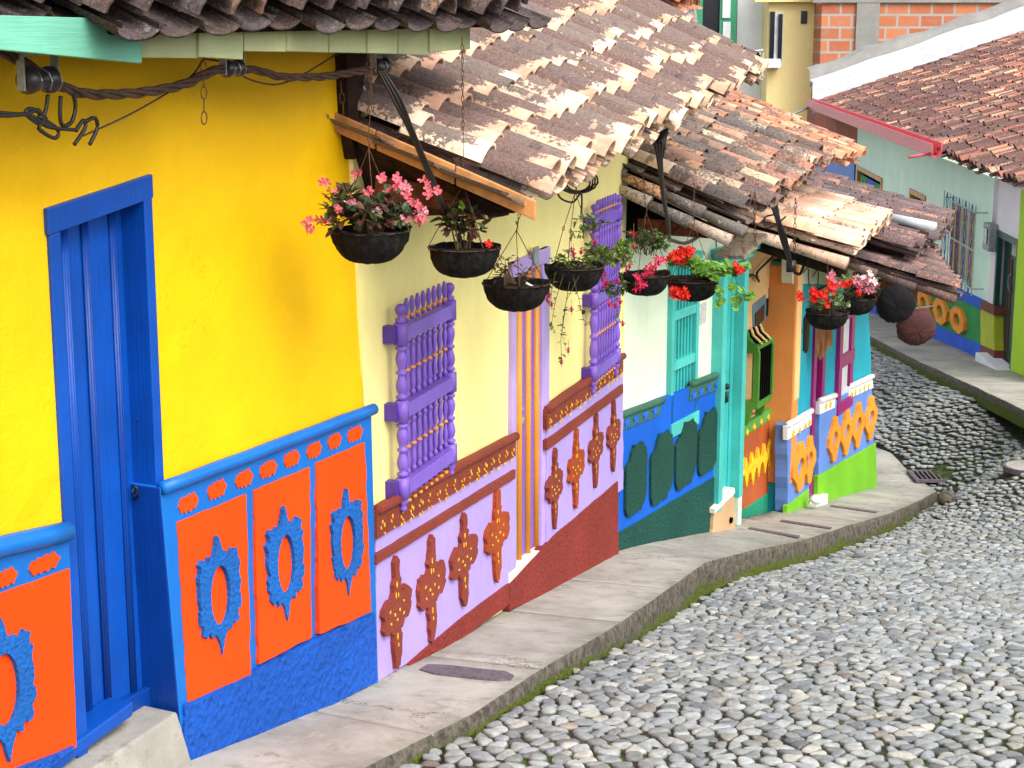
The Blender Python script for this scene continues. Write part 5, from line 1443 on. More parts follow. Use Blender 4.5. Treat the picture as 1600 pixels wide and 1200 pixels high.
for (x, y, w, h) in ((1500, 500, 24, 42), (1473, 487, 23, 42), (1447, 474, 22, 41), (1421, 461, 21, 40)):
    star(wn, FG, x, y, -w, h, .055, M['ochre'] if False else M['gold2'] if 'gold2' in M else M['tangerine'], hole=(.42, .48), P=octp, nm='ring_relief', jit=.03, th=.06)
RH = thing('pinkish_white_house', 'pinkish white house front with dark green door and olive plinth piece', 'house', FG.W(0, baseG(0), 0))
sH0, sH1 = FG.hit(1581, 450)[0], sG0
dd = box_px(FG, 1596, 375, 1553, 560, 0); 
dA, dB = FG.hit(1590, 460)[0], FG.hit(1556, 460)[0]; dzt = (FG.hit(1565, 362)[1] + FG.hit(1590, 374)[1]) / 2 - .04; dzb = FG.hit(1556, 556)[1]
sH0 = dA - .03
mk('wall', wall(FG, sH0, sG0, -6.6, ztG, [(dA, dB, -6.6, dzt)], depth=.3, res=.4, off=.012), M['pinkwhite'], RH)
shell(RH, FG, sH0, sG0 - .05, -6.6, ztG, 9, M['pinkwhite'])
m = MB(); m.box(FG.W((dA + dB) / 2, (dzb + dzt) / 2, -.12), FG.u * ((dB - dA) / 2), FG.n * .02, V((0, 0, (dzt - dzb) / 2))); dr = mk('door', m, M['darkgreen'], RH)
m = MB(); m.tube([FG.W((dA + dB) / 2 + .1, dzb + 1.1, -.08), FG.W((dA + dB) / 2 + .1, dzb + 1.2, -.04), FG.W((dA + dB) / 2 + .1, dzb + 1.35, -.04), FG.W((dA + dB) / 2 + .1, dzb + 1.4, -.08)], .012, 6); mk('handle', m, M['steel'], dr)
for s in (-.12, .12, .3):
    m = MB(); m.box(FG.W((dA + dB) / 2 + s, (dzb + dzt) / 2 - .1, -.095), FG.u * .012, FG.n * .012, V((0, 0, (dzt - dzb) / 2 - .25))); mk('batten', m, M['brickred'], dr)
m = MB(); m.box(FG.W((dA + dB) / 2 - .05, dzt - .17, -.09), FG.u * .2, FG.n * .01, V((0, 0, .11))); mk('transom', m, flat('floral_transom', (190, 186, 170), k=.8, var=.4, scale=30), dr)
m = MB()
for s in (dA + .045, dB - .045): m.box(FG.W(s, (dzb + dzt) / 2, .0), FG.u * .05, FG.n * .04, V((0, 0, (dzt - dzb) / 2)))
m.box(FG.W((dA + dB) / 2, dzt, .003), FG.u * ((dB - dA) / 2 + .01), FG.n * .04, V((0, 0, .05))); mk('door_frame', m, M['darkgreen'], RH, bevel=.004)
m = MB(); m.box(FG.W((dA + dB) / 2, dzb - .32, .1), FG.u * ((dB - dA) / 2 + .08), FG.n * .16, V((0, 0, .32))); mk('doorstep', m, M['white'], RH, bevel=.015)
wn = gband(1532, 1553, TOP, BT, .055, M['olive'], 'wainscot', RH); gband(1532, 1553, TOP, T2, .075, M['brickred'], 'cornice', wn); gband(1532, 1553, B1, BT, .075, M['brickred'], 'red_foot', wn)
RI = thing('acid_green_house', 'acid green house front at the edge beyond the dark green door', 'house', FG.W(-3, baseG(-3), 0))
mk('wall', wall(FG, sH0 - 1.9, sH0, -6.6, ztG, [], depth=.3, res=.6, off=.05), M['acid'], RI)
shell(RI, FG, sH0 - 1.9, sH0 - .02, -6.6, ztG, 9, M['acid'])
# roof over them
eN = FG.at(1600, 292, .55); zG = eN.z
eNG = FG.W(sH0 - 2.0, zG, .55); g1 = FG.at(1268, 152, .6); eFG = FG.W((g1 - FG.P).dot(FG.u), zG, .55)
ridge = lambda e: V((e.x + 7.0, e.y + .2, e.z + 2.35))
roof(RG, eNG, eFG, ridge(eNG), ridge(eFG), .215, far_t, MT_G, expose=.36, seg=4, thick=0, seed=21, jit=2.0, rag=.08, under=True, agebias=lambda t, v: .35 * noise.noise(V((t * 9, v * 3, 0))))
g0 = FG.at(1468, 246, .6); g1 = FG.at(1268, 152, .6)
s_a = (g0 - FG.P).dot(FG.u); s_b = (g1 - FG.P).dot(FG.u)
m = MB(); zg = (g0.z + g1.z) / 2 + .02
P = [(-.0, .06), (.0, -.07), (.05, -.14), (.16, -.14), (.18, .04), (.165, .04), (.15, -.12), (.06, -.12), (.02, -.06), (.02, .06)]
m.prism([FG.W(s_a, zg + z * 1.3 + .02, .56 + o) for o, z in P], [FG.W(s_b, zg + z * 1.3 + .02, .56 + o) for o, z in P]); gt = mk('gutter', m, M['gutter'], RG)
m = MB(); m.tube([FG.W(s_a + .3, zg - .1, .6), FG.W(s_a + .1, zg - .16, 1.1)], .026, 8); mk('spout', m, M['gutter'], RG, smooth=True)
m = MB(); m.tube([FG.W(s_b - .3, zg - .1, .6), FG.W(s_b - 1.2, zg - .55, 1.9)], .03, 8); mk('spout', m, M['steel'], RG, smooth=True)
RM = thing('electric_meter', 'grey electric meter box on the pinkish white wall under its conduits', 'meter box', FG.at(1548, 385, .05))
m = MB(); c = FG.at(1548, 370, .08); m.box(c, FG.u * .22, FG.n * .08, V((0, 0, .22))); mk('box', m, M['steel'], RM, bevel=.02)
m = MB(); m.box(c + FG.n * .085 + V((0, 0, .02)), FG.u * .13, FG.n * .012, V((0, 0, .12))); mk('window', m, M['glass'], RM)
for ds in (-.05, .08):
    m = MB(); m.tube([c + FG.u * ds + V((0, 0, .2)) - FG.n * .04, c + FG.u * ds + V((0, 0, 1.35)) - FG.n * .04], .015, 8); mk('conduit', m, M['pinkwhite'], RM, smooth=True)
# brick continuation with blue foot beyond the mint wall
RK = thing('brick_outbuilding', 'bare hollow brick wall with blue lower part beyond the mint green house', 'building', FG.W(sG1 + 3, -8, 0))
m = MB(); a, b = sG1 + .02, sG1 + 10
m.prism([FG.W(a, -8.5, -.02), FG.W(b, -8.5, -.02), FG.W(b, ztG, -.02), FG.W(a, ztG, -.02)], [FG.W(a, -8.5, -.3), FG.W(b, -8.5, -.3), FG.W(b, ztG, -.3), FG.W(a, ztG, -.3)])

def brick_side():
    t = NT('shaded_hollow_brick')
    sx = t.n('ShaderNodeSeparateXYZ', ins={0: t.x.outputs['Object']}); cb = t.n('ShaderNodeCombineXYZ', ins={0: sx.outputs[1], 1: sx.outputs[2]})
    br = t.n('ShaderNodeTexBrick', ins={'Vector': cb.outputs[0], 'Color1': (0.42, 0.12, 0.06, 1), 'Color2': (0.30, 0.08, 0.05, 1), 'Mortar': (0.24, 0.21, 0.2, 1), 'Scale': 1.0, 'Mortar Size': 0.05, 'Brick Width': 2.0, 'Row Height': 0.62})
    return t.out(br.outputs['Color'], .9)
mk('wall', m, brick_side(), RK)
m = MB(); zb2 = FG.hit(1325, 238)[1]
m.prism([FG.W(a + .05, -8.5, .04), FG.W(b, -8.5, .04), FG.W(b, zb2, .04), FG.W(a + .05, zb2, .04)], [FG.W(a + .05, -8.5, -.1), FG.W(b, -8.5, -.1), FG.W(b, zb2, -.1), FG.W(a + .05, zb2, -.1)])
mk('blue_lower_wall', m, flat('blue_wall_paint', (60, 120, 210), k=.85, var=.06, scale=2), RK)

# ================================================================== buildings closing the view
YB = 64.0
def front(parent, x0, x1, ytop, mat, Y=YB, nm='wall', zb=-9.0, deep=8, hole=None):
    a, b = at(x0, 300, Y), at(x1, 300, Y); zt = at((x0 + x1) / 2, ytop, Y).z
    m = MB(); m.box(V(((a.x + b.x) / 2, Y + deep / 2, (zb + zt) / 2)), V(((b.x - a.x) / 2, 0, 0)), V((0, deep / 2, 0)), V((0, 0, (zt - zb) / 2)))
    return mk(nm, m, mat, parent)
def rect(parent, x0, y0, x1, y1, mat, dy, nm, Y=YB, th=.06, bevel=.0):
    a, b = at(x0, y0, Y - dy), at(x1, y1, Y - dy)
    m = MB(); m.box(V(((a.x + b.x) / 2, Y - dy + th, (a.z + b.z) / 2)), V((abs(b.x - a.x) / 2, 0, 0)), V((0, th, 0)), V((0, 0, abs(a.z - b.z) / 2)))
    return mk(nm, m, mat, parent, bevel=bevel)
RT = thing('pale_yellow_tower', 'tall pale yellow house block with two narrow windows behind the tiled roofs', 'building', at(1232, 300, YB) * 1)
front(RT, 1193, 1275, -60, M['paleyellow'], Y=YB - 1.5)
f = rect(RT, 1206, 20, 1222, 104, M['whitepaint'], 1.55, 'window', th=.1); rect(f and RT, 1204, 18, 1209, 92, M['darkgreen'] if False else M['glass'], 1.65, 'pane', th=.06); rect(RT, 1217, 22, 1221, 96, M['glass'], 1.66, 'pane', th=.06)
rect(RT, 1182, 92, 1220, 106, M['whitepaint'], 2.0, 'sill', th=.3); rect(RT, 1252, 17, 1261, 37, M['glass'], 1.55, 'small_window', th=.05)
rect(RT, 1180, -20, 1276, 3, M['paleyellow'], 1.8, 'cornice', th=.3)
RW = thing('white_balcony_house', 'whitewashed house with tall dark green door leaf behind the first tiled roof', 'building', at(1120, 300, YB + .5))
front(RW, 640, 1193, -60, M['whitewall'], Y=YB)
d_ = rect(RW, 1092, -30, 1150, 100, M['glass'], .05, 'doorway'); 
rect(RW, 1090, -30, 1097, 66, flat('green_frame_paint', (60, 150, 110), k=.85), .2, 'door_frame', th=.1)
df = rect(RW, 1126, -30, 1150, 70, M['leafgreen_far'] if 'leafgreen_far' in M else flat('green_leaf_paint', (70, 156, 118), k=.85), .25, 'door_leaf', th=.05)
for (a, b) in ((-25, 28), (34, 64)):
    rect(RW, 1130, a, 1141, b, M['whitewall'], .32, 'panel', th=.03)
rl = MB()
for k in range(9):
    p = at(1152 + k * 5, 98, YB - 2.2); rl.tube([p + V((0, 0, -.55)), p + V((0, 0, .35))], .02, 5)
rl.tube([at(1150, 84, YB - 2.2), at(1193, 78, YB - 2.2)], .03, 5); mk('railing', rl, M['whitepaint'], RW)
RX = thing('small_dark_roof', 'small dark mossy tiled porch roof in front of the white balcony house', 'roof', at(1120, 90, 50))
e0, e1 = at(1180, 100, 40), at(1140, 108, 36)
roof(RX, at(1176, 106, 34), at(1182, 92, 39), at(1050, 62, 35.5), at(1076, 48, 40), .24, old_t, MT_C, expose=.4, seg=5, thick=0, seed=31, jit=2, under=False, name='tiles')
beam(at(1040, 75, 36), at(1176, 112, 34), .06, .08, M['beamdark'], RX, nm='beam')
RV = thing('grey_gutter_roof', 'orange tiled roof end with weathered grey gutter board at the top', 'roof', at(1050, 30, 24))
roof(RV, at(1058, 12, 22), at(1087, 10, 27), at(985, -28, 22.5), at(1020, -26, 27.5), .22, orange_t, MT_D, expose=.36, seg=6, thick=.014, seed=33, jit=1, under=True, name='tiles')
m = MB(); Q = [(1022, 46), (1088, 13), (1090, 34), (1036, 62)]
m.prism([at(x, y, 22 + (x - 1022) * .07) for x, y in Q], [at(x, y, 22 + (x - 1022) * .07) + V((-.02, .12, 0)) for x, y in Q]); mk('gutter_board', m, raw_wood('grey_board', (186, 174, 170), axis=(1, 1, 8)), RV)
m = MB(); m.box(at(1072, 50, 25), V((.05, 0, 0)), V((0, .05, 0)), V((0, 0, .14))); mk('post', m, M['beam'], RV)
a_, b_ = at(985, 30, 22.6), at(1050, 30, 22.6)
m = MB(); m.box(V(((a_.x + b_.x) / 2, 25.2, -3.2)), V(((b_.x - a_.x) / 2, 0, 0)), V((0, 2.4, 0)), V((0, 0, 3.0))); mk('wall', m, M['whitewall'], RV)
a_, b_ = at(1062, 60, 35.5), at(1140, 60, 35.5)
m = MB(); m.box(V(((a_.x + b_.x) / 2, 37.3, at(1100, 112, 36).z - 3)), V(((b_.x - a_.x) / 2, 0, 0)), V((0, 1.6, 0)), V((0, 0, 3.0))); mk('wall', m, M['whitewall'], RX)
RQ = thing('brick_gable', 'unplastered orange hollow brick building with grey concrete columns at the top right', 'building', at(1440, 200, 60))
front(RQ, 1274, 1760, -70, M['brick'], Y=61, zb=-8)
rect(RQ, 1341, -40, 1369, 150, M['capcement'], 61 - YB and (YB - 60.9), 'column', th=.08)
rect(RQ, 1272, -40, 1760, 4, M['capcement'], YB - 60.88, 'ring_beam', th=.05)
for i in range(7):
    pass
# cement shoulder and white flashing along the top edge of the far roof
pe = eFG + V((0, .1, .1)); pr = ridge(eFG) + V((0, .1, .1))
m = MB(); N = 30
def flash(h0, h1, w, mat, nm, wob, dy):
    m = MB(); prev = None
    for i in range(N + 1):
        t = i / N * 1.05; p = pe.lerp(pr, t); wv = wob * noise.noise(V((p.x * 1.2, 0, h0)))
        r = [m.vert(p + V((0, dy, h0))), m.vert(p + V((0, dy + .1, h1 + wv))), m.vert(p + V((0, dy + w, h1 + wv + .05)))]
        if prev:
            for k in range(2): m.face((prev[k], r[k], r[k + 1], prev[k + 1]))
        prev = r
    mk(nm, m, mat, RG, smooth=False)
flash(-.3, .55, .5, M['flashing'], 'white_flashing', .06, .0)
flash(.4, .80, .7, M['capcement'], 'cement_shoulder', .16, .55)
# ================================================================== hanging baskets
def leafy(mb, c, d, size, col, bend=.3, nseg=1, width=.6):
    """one folded leaf from c along d"""
    d = V(d).normalized(); sd = d.cross(V((rnd.uniform(-.4, .4), rnd.uniform(-.4, .4), 1))).normalized(); nn = sd.cross(d)
    q = rnd.uniform(.7, 1.3); mb.cur = (col[0] * q, col[1] * q, col[2] * q, 1)
    a = mb.vert(c); b = mb.vert(c + d * size * .35 + sd * size * width * .5 + nn * size * .10); b2 = mb.vert(c + d * size * .35 - sd * size * width * .5 + nn * size * .10)
    m_ = mb.vert(c + d * size * .5 - nn * size * .03); e = mb.vert(c + d * size * .78 + sd * size * width * .36 - nn * size * bend * .1); e2 = mb.vert(c + d * size * .78 - sd * size * width * .36 - nn * size * bend * .1)
    t = mb.vert(c + d * size - nn * size * bend * .4)
    mb.face((a, m_, b)); mb.face((a, b2, m_)); mb.face((b, m_, t, e)); mb.face((m_, b2, e2, t))
def roundleaf(mb, c, nrm, size, col):
    """scalloped round geranium leaf"""
    nrm = V(nrm).normalized(); a = nrm.cross(V((.3, .5, .8))).normalized(); b = nrm.cross(a)
    q = rnd.uniform(.7, 1.35); mb.cur = (col[0] * q, col[1] * q, col[2] * q, 1)
    o = mb.vert(c - nrm * size * .12); ring = []
    n = 12
    for i in range(n):
        th = 6.2832 * i / n; r = size * (.52 if i % 2 else .45) * (1 if i else .2)
        ring.append(mb.vert(c + a * math.cos(th) * r + b * math.sin(th) * r + nrm * size * rnd.uniform(-.02, .07)))
    for i in range(n): mb.face((o, ring[i], ring[(i + 1) % n]))
def flower(mb, c, d, size, col, petals=5, cup=.3, centre=(.8, .6, .1)):
    d = V(d).normalized(); a = d.cross(V((.2, .5, .84))).normalized(); b = d.cross(a)
    for i in range(petals):
        th = 6.2832 * i / petals + rnd.uniform(-.2, .2); r = a * math.cos(th) + b * math.sin(th); s_ = a * -math.sin(th) + b * math.cos(th)
        q = rnd.uniform(.8, 1.2); mb.cur = (min(1, col[0] * q), min(1, col[1] * q), min(1, col[2] * q), 1)
        p0 = mb.vert(c); p1 = mb.vert(c + r * size * .35 + s_ * size * .22 + d * size * cup * .5); p2 = mb.vert(c + r * size * .35 - s_ * size * .22 + d * size * cup * .5)
        p3 = mb.vert(c + r * size * .6 + s_ * size * .12 + d * size * cup); p4 = mb.vert(c + r * size * .6 - s_ * size * .12 + d * size * cup)
        mb.face((p0, p1, p3, p4, p2))
    mb.cur = centre + (1,); mb.ball(c + d * size * .08, size * .08, 5, 3)
def chain(mb, a, b, L=.032, r=.0022, w=.007, sag=0.0):
    """welded-link chain"""
    a, b = V(a), V(b); D = (b - a).length; n = max(1, int(D / (L * .8)))
    for k in range(n):
        t = (k + .5) / n; c = a.lerp(b, t) + V((0, 0, -sag * 4 * t * (1 - t))); d = (b - a).normalized()
        sd = d.cross(V((0, 1, 0)) if k % 2 else V((1, 0.2, 0)))
        if sd.length < .01: sd = V((1, 0, 0))
        sd.normalize(); pts = []
        for i in range(9):
            th = 6.2832 * i / 8; pts.append(c + d * math.cos(th) * L * .5 + sd * math.sin(th) * w)
        mb.tube(pts, r, 4, cap=False)
BK = []
def basket(label, px, py, wpx, Y, top, Yt=None, kind='', tilt=0.0, matb=None, group='hanging flower baskets', hook=.30, depth=.82, chainlen=None):
    """moulded fibre bowl on three wires below a chain; (px, py) is the middle of its rim"""
    c = at(px, py, Y); r = wpx / 2 / 2640 * Y
    root = thing('hanging_basket', label, 'flower basket', c - V((0, 0, r * depth)), group)
    prof = []
    for k in range(11):
        th = math.pi / 2 * k / 10
        prof.append((max(.012, r * math.sin(th) ** .72) , -r * depth * math.cos(th) ** 1.05))
    prof += [(r * 1.03, .004), (r * 1.01, .014), (r * .95, .004), (r * .90, -.03)]
    ph = rnd.uniform(0, 6)
    wob = lambda th, h: 1 + .020 * math.sin(th * 17 + ph + 20 * h) + .012 * math.sin(th * 31 + ph) + .09 * noise.noise(V((math.cos(th) * 1.8, math.sin(th) * 1.8, h * 9 + ph))) + .03 * noise.noise(V((math.cos(th) * 8, math.sin(th) * 8, h * 40)))
    m = MB(); ax = None
    if tilt:
        ca, sa = math.cos(tilt), math.sin(tilt); ax = (V((1, 0, 0)), V((0, ca, sa)), V((0, -sa, ca)))
    m.lathe(c, prof, 56, ax=ax, wob=wob, wobz=lambda th, h: (.10 * r * noise.noise(V((math.cos(th) * 2.2, math.sin(th) * 2.2, ph))) + .03 * r * noise.noise(V((math.cos(th) * 9, math.sin(th) * 9, ph)))) * max(0, 1 + h / r) ); mk('bowl', m, matb or M['bowl'], root, smooth=True)
    if not tilt:
        m = MB()
        rows = []
        for k in range(5):
            rr = r * .95 * k / 4
            rows.append([m.vert(c + V((math.cos(6.2832 * i / 20) * rr, math.sin(6.2832 * i / 20) * rr, -.02 + .02 * (1 - k / 4) + .012 * noise.noise(V((i * 1.1, k * 1.3, px)))))) for i in range(20)])
        for k in range(4):
            for i in range(20): m.face((rows[k][i], rows[k][(i + 1) % 20], rows[k + 1][(i + 1) % 20], rows[k + 1][i]))
        mk('soil', m, M['soil'], root, smooth=True)
    hk = c + V((0, 0, hook)) + V((0, 0, 0))
    m = MB()
    for k in range(3 if not tilt else 1):
        th = 2.1 * k + ph * .3; p = c + V((math.cos(th) * r, math.sin(th) * r, .0)); mid = p.lerp(hk, .5) + V((rnd.uniform(-.008, .008), 0, rnd.uniform(-.006, .006)))
        ring = [mid + V((math.cos(q_ * .9) * .008, 0, math.sin(q_ * .9) * .012)) for q_ in range(8)]
        m.tube([p - V((0, 0, .01)), p + V((0, 0, .012)), mid], .0022, 5); m.tube(ring, .0018, 4, cap=False); m.tube([mid, hk], .0022, 5)
    if not tilt: m.tube([c + V((math.cos(6.2832 * i / 24) * r * 1.035, math.sin(6.2832 * i / 24) * r * 1.035, .006)) for i in range(25)], .002, 5, cap=False)
    mk('hanger_wires', m, M['rustmetal'], root)
    tp = at(top[0], top[1], Yt or Y); m = MB()
    m.tube([hk + V((0, 0, -.005)), hk + V((.006, 0, .02)), hk + V((-.004, 0, .045))], .0035, 5)
    m.tube([hk + V((0, 0, .04)), hk.lerp(tp, .35)], .0022, 4)
    chain(m, hk.lerp(tp, .35), tp, L=.034, w=.006, r=.0022); mk('chain', m, M['rustmetal'], root)
    return root, c, r
RED, PINK, MAG, ROSE = (.75, .02, .015), (.80, .16, .22), (.62, .02, .10), (.86, .34, .42)
G1, G2, GD, BR = (.10, .20, .03), (.17, .30, .05), (.045, .085, .03), (.10, .035, .03)
def plantmass(root, c, r, spread, height, n, cols, size, droop=.0, lift=.35, stems=14, shape='leaf', bias=(0, 0)):
    m = MB(); st = MB(); st.cur = (.16, .12, .05, 1)
    tips = []
    for k in range(stems):
        th = rnd.uniform(0, 6.283); ro = rnd.uniform(.0, .6) * r; e = rnd.uniform(.5, 1)
        p0 = c + V((math.cos(th) * ro * .6, math.sin(th) * ro * .6, 0))
        out = V((math.cos(th) + bias[0], (math.sin(th)) + bias[1], 0)) * spread * e
        p2 = c + out + V((0, 0, height * rnd.uniform(.35, 1.0) * (1 - .5 * e) + lift * height * rnd.random())) - V((0, 0, droop * e))
        p1 = p0.lerp(p2, .5) + V((0, 0, height * .25))
        path = [p0, p0.lerp(p1, .6), p1, p1.lerp(p2, .6), p2]; st.tube(path, .003, 4, r2=.0012); tips.append(path)
    for k in range(n):
        path = rnd.choice(tips); t = rnd.uniform(.15, 1) ** .7 * 3.99; i = int(t); p = path[i].lerp(path[i + 1], t - i)
        d = V((rnd.gauss(0, 1), rnd.gauss(0, 1), rnd.gauss(.25, .8))); q = p + d.normalized() * rnd.uniform(.005, .03)
        col = rnd.choice(cols)
        if shape == 'leaf': leafy(m, q, d, size * rnd.uniform(.6, 1.3), col)
        else: roundleaf(m, q + d.normalized() * .01, V((rnd.gauss(0, .5), rnd.gauss(-.5, .5), rnd.gauss(.8, .4))), size * rnd.uniform(.6, 1.2), col)
    mk('stems', st, M['leaf'], root, attrs=True)
    mk('foliage', m, M['leaf'], root, attrs=True)
    return tips
def blossoms(root, pts, size, col, petals=4, cluster=5, rad=.025, nm='blossoms', d0=(0, -.8, .3)):
    m = MB()
    for p in pts:
        for k in range(cluster):
            o = V((rnd.gauss(0, 1), rnd.gauss(0, 1), rnd.gauss(0, 1))) * rad * .6
            flower(m, p + o, V(d0) + V((rnd.gauss(0, .5), rnd.gauss(0, .4), rnd.gauss(0, .4))), size * rnd.uniform(.7, 1.2), col, petals=petals)
    return mk(nm, m, M['petal'], root, attrs=True)
def trail(root, pts, n, size, cols, fl=None, nm='trailing_vine'):
    m = MB(); m.cur = (.14, .12, .05, 1); m.tube(pts, .0022, 4, r2=.001)
    for k in range(n):
        t = rnd.uniform(.1, 1) * (len(pts) - 1.001); i = int(t); p = pts[i].lerp(pts[i + 1], t - i); leafy(m, p, V((rnd.gauss(0, 1), rnd.gauss(0, 1), rnd.gauss(-.1, .5))), size * rnd.uniform(.6, 1.2), rnd.choice(cols))
    return mk(nm, m, M['leaf'], root, attrs=True)
def fuchsia(root, pts, size, col=MAG, col2=(.32, .02, .22), nm='fuchsia_bells'):
    m = MB()
    for p in pts:
        m.cur = (.35, .25, .1, 1); m.tube([p + V((0, 0, size * 1.1)), p], .0012, 4)
        m.cur = col + (1,); m.lathe(p - V((0, 0, size * .4)), [(.001, size * .4), (size * .12, size * .3), (size * .10, size * .1), (size * .16, 0)], 6)
        for k in range(4):
            th = k * 1.57 + rnd.random(); d = V((math.cos(th), math.sin(th), -.5 + rnd.uniform(-.3, .5)))
            leafy(m, p - V((0, 0, size * .3)), d, size * .75, col, width=.35)
        m.cur = col2 + (1,); m.lathe(p - V((0, 0, size * .95)), [(size * .17, 0), (size * .2, size * .25), (size * .08, size * .6)], 6)
        m.cur = col + (1,); m.tube([p - V((0, 0, size * .9)), p - V((0, 0, size * 1.4))], .0012, 3)
    return mk(nm, m, M['petal'], root, attrs=True)

# 1 big pink begonia
r_, c, r = basket('large dark bowl overflowing with pink begonias, in front of the yellow wall corner', 578, 362, 118, 7.55, (581, 96), kind='b', hook=.36)
plantmass(r_, c, r, r * 1.25, .20, 620, [GD, BR, (.08, .12, .035), GD, (.13, .06, .04)], .048, droop=.03, stems=30)
plantmass(r_, c, r, r * .5, .14, 14, [G2], .06, stems=5, shape='round')
blossoms(r_, [at(x, y, 7.5 + rnd.uniform(-.1, .12)) for x, y in ((508, 281), (522, 300), (560, 271), (594, 277), (548, 316), (586, 328), (583, 343), (500, 345), (512, 342), (489, 359), (475, 361), (618, 285), (625, 290), (634, 303), (646, 315), (652, 322), (645, 334), (662, 338), (670, 300), (678, 303), (668, 287), (655, 345), (540, 300), (575, 300), (604, 300), (598, 314), (530, 330), (560, 345), (484, 340), (610, 345))], .034, PINK, petals=4, cluster=3, rad=.016)
blossoms(r_, [at(x, y, 7.44) for x, y in ((548, 316), (513, 341), (586, 329), (640, 342), (657, 336), (631, 295))], .036, ROSE, petals=4, cluster=3, rad=.018, nm='pale_blossoms')
# 2
r_, c, r = basket('dark bowl with bronze leaved plant and one red bloom, second from the yellow corner', 725, 388, 108, 8.1, (722, 60), hook=.30)
plantmass(r_, c, r, r * .62, .24, 190, [BR, (.06, .03, .03), (.16, .07, .03), GD], .05, stems=12, bias=(-.2, 0), lift=.3)
plantmass(r_, c + V((-.05, 0, .1)), r, r * .4, .1, 8, [G2], .05, stems=4)
blossoms(r_, [at(765, 382, 8.0)], .028, RED, cluster=5, rad=.012)
# 3
r_, c, r = basket('nearly bare dark bowl with withered twigs, hanging in front of the striped door top', 807, 444, 101, 8.6, (812, 332), hook=.27)
plantmass(r_, c, r, r * .75, .09, 60, [BR, (.08, .05, .04), (.14, .08, .03)], .026, stems=18, bias=(-.2, 0))
plantmass(r_, c + V((-.05, 0, .0)), r, r * .12, .17, 26, [(.06, .03, .04), (.15, .06, .05)], .024, stems=5)
m = MB(); p = c + V((r * .5, -r * .7, .005)); m.box(p, V((.035, 0, -.02)), V((0, .003, 0)), V((0.002, 0, .004))); mk('plant_tag', m, M['whitepaint'], r_)
# 4 fuchsia with vines
r_, c, r = basket('dark bowl with thin fuchsia vines trailing low over the second purple grille', 898, 418, 88, 9.6, (903, 300), hook=.42)
plantmass(r_, c, r, r * .95, .10, 130, [G1, GD, (.14, .18, .04)], .032, stems=14, droop=.06)
plantmass(r_, at(925, 358, 9.6), r, .10, .08, 55, [G1, G2, GD], .034, stems=9)
plantmass(r_, at(900, 372, 9.6), r, .06, .06, 22, [G1, G2], .03, stems=5)
for P in (((880, 430), (868, 470), (862, 505), (868, 520)), ((895, 430), (905, 470), (912, 500), (920, 508)), ((890, 440), (880, 500), (876, 535), (878, 562)), ((868, 425), (862, 455), (858, 480)), ((905, 430), (885, 470), (878, 520), (884, 545))):
    trail(r_, [at(x, y, 9.45) for x, y in P], 11, .034, [G1, GD, (.2, .2, .04)])
fuchsia(r_, [at(x, y, 9.45) for x, y in ((893, 385), (908, 388), (896, 392), (855, 462), (862, 470), (893, 478), (877, 560), (888, 542), (858, 455), (930, 372))], .035)
m = MB(); k_ = at(898, 398, 9.6)
# 5 leafy fuchsia, bowl half hidden
r_, c, r = basket('dark bowl half hidden behind a pale green fuchsia beside the brown eave beam', 1008, 430, 76, 11.6, (1005, 275), Yt=12.0, hook=.42)
plantmass(r_, at(958, 414, 11.3), r, .19, .20, 620, [(.22, .30, .08), G1, (.30, .34, .14), G2], .042, stems=24, droop=.05)
plantmass(r_, at(1012, 398, 11.6), r, .16, .17, 330, [GD, (.14, .08, .04), G1], .042, stems=18)
plantmass(r_, at(962, 462, 11.3), r, .10, .08, 110, [G1, GD], .038, stems=7)
fuchsia(r_, [at(x, y, 11.2) for x, y in ((990, 380), (941, 430), (948, 436), (945, 422), (979, 414), (984, 410), (965, 434), (996, 438), (1000, 445), (993, 448), (990, 360), (952, 470), (961, 472), (969, 466), (973, 500), (945, 440))], .042, col=(.70, .015, .06), col2=(.5, .02, .1))
blossoms(r_, [at(x, y, 11.2) for x, y in ((998, 436), (1008, 428), (1014, 424), (1020, 418), (1026, 412), (1031, 408), (1003, 442))], .04, (.72, .02, .12), cluster=4, rad=.02, petals=4)
trail(r_, [at(x, y, 11.3) for x, y in ((960, 440), (962, 470), (966, 490), (970, 505))], 10, .035, [G1, G2])
# 6 geranium
r_, c, r = basket('dark bowl with bright green trailing geranium and scarlet flower heads, against the pale mint wall', 1082, 438, 78, 12.2, (1085, 285), Yt=12.8, hook=.40)
plantmass(r_, at(1110, 432, 12.1), r, .21, .10, 260, [(.16, .36, .05), (.12, .28, .04), (.22, .42, .08)], .060, stems=18, shape='round', bias=(.3, 0), droop=.02)
plantmass(r_, at(1070, 420, 12.1), r, .13, .09, 110, [(.10, .24, .04), (.18, .34, .05)], .055, stems=10, shape='round')
for P, n in ((((1120, 440), (1125, 460), (1122, 480)), 9), (((1140, 435), (1150, 455), (1152, 482)), 9), (((1150, 440), (1163, 455), (1170, 468)), 6)):
    m = MB(); pts = [at(x, y, 12.0) for x, y in P]; m.cur = (.12, .2, .05, 1); m.tube(pts, .003, 4)
    for k in range(n):
        t = rnd.uniform(.2, 1) * (len(pts) - 1.001); i = int(t); p = pts[i].lerp(pts[i + 1], t - i) + V((rnd.gauss(0, .02), rnd.gauss(0, .02), 0)); roundleaf(m, p, V((rnd.gauss(0, .5), rnd.gauss(-.7, .4), rnd.gauss(.6, .4))), .065, (.15, .34, .05))
    mk('trailing_shoot', m, M['leaf'], r_, attrs=True)
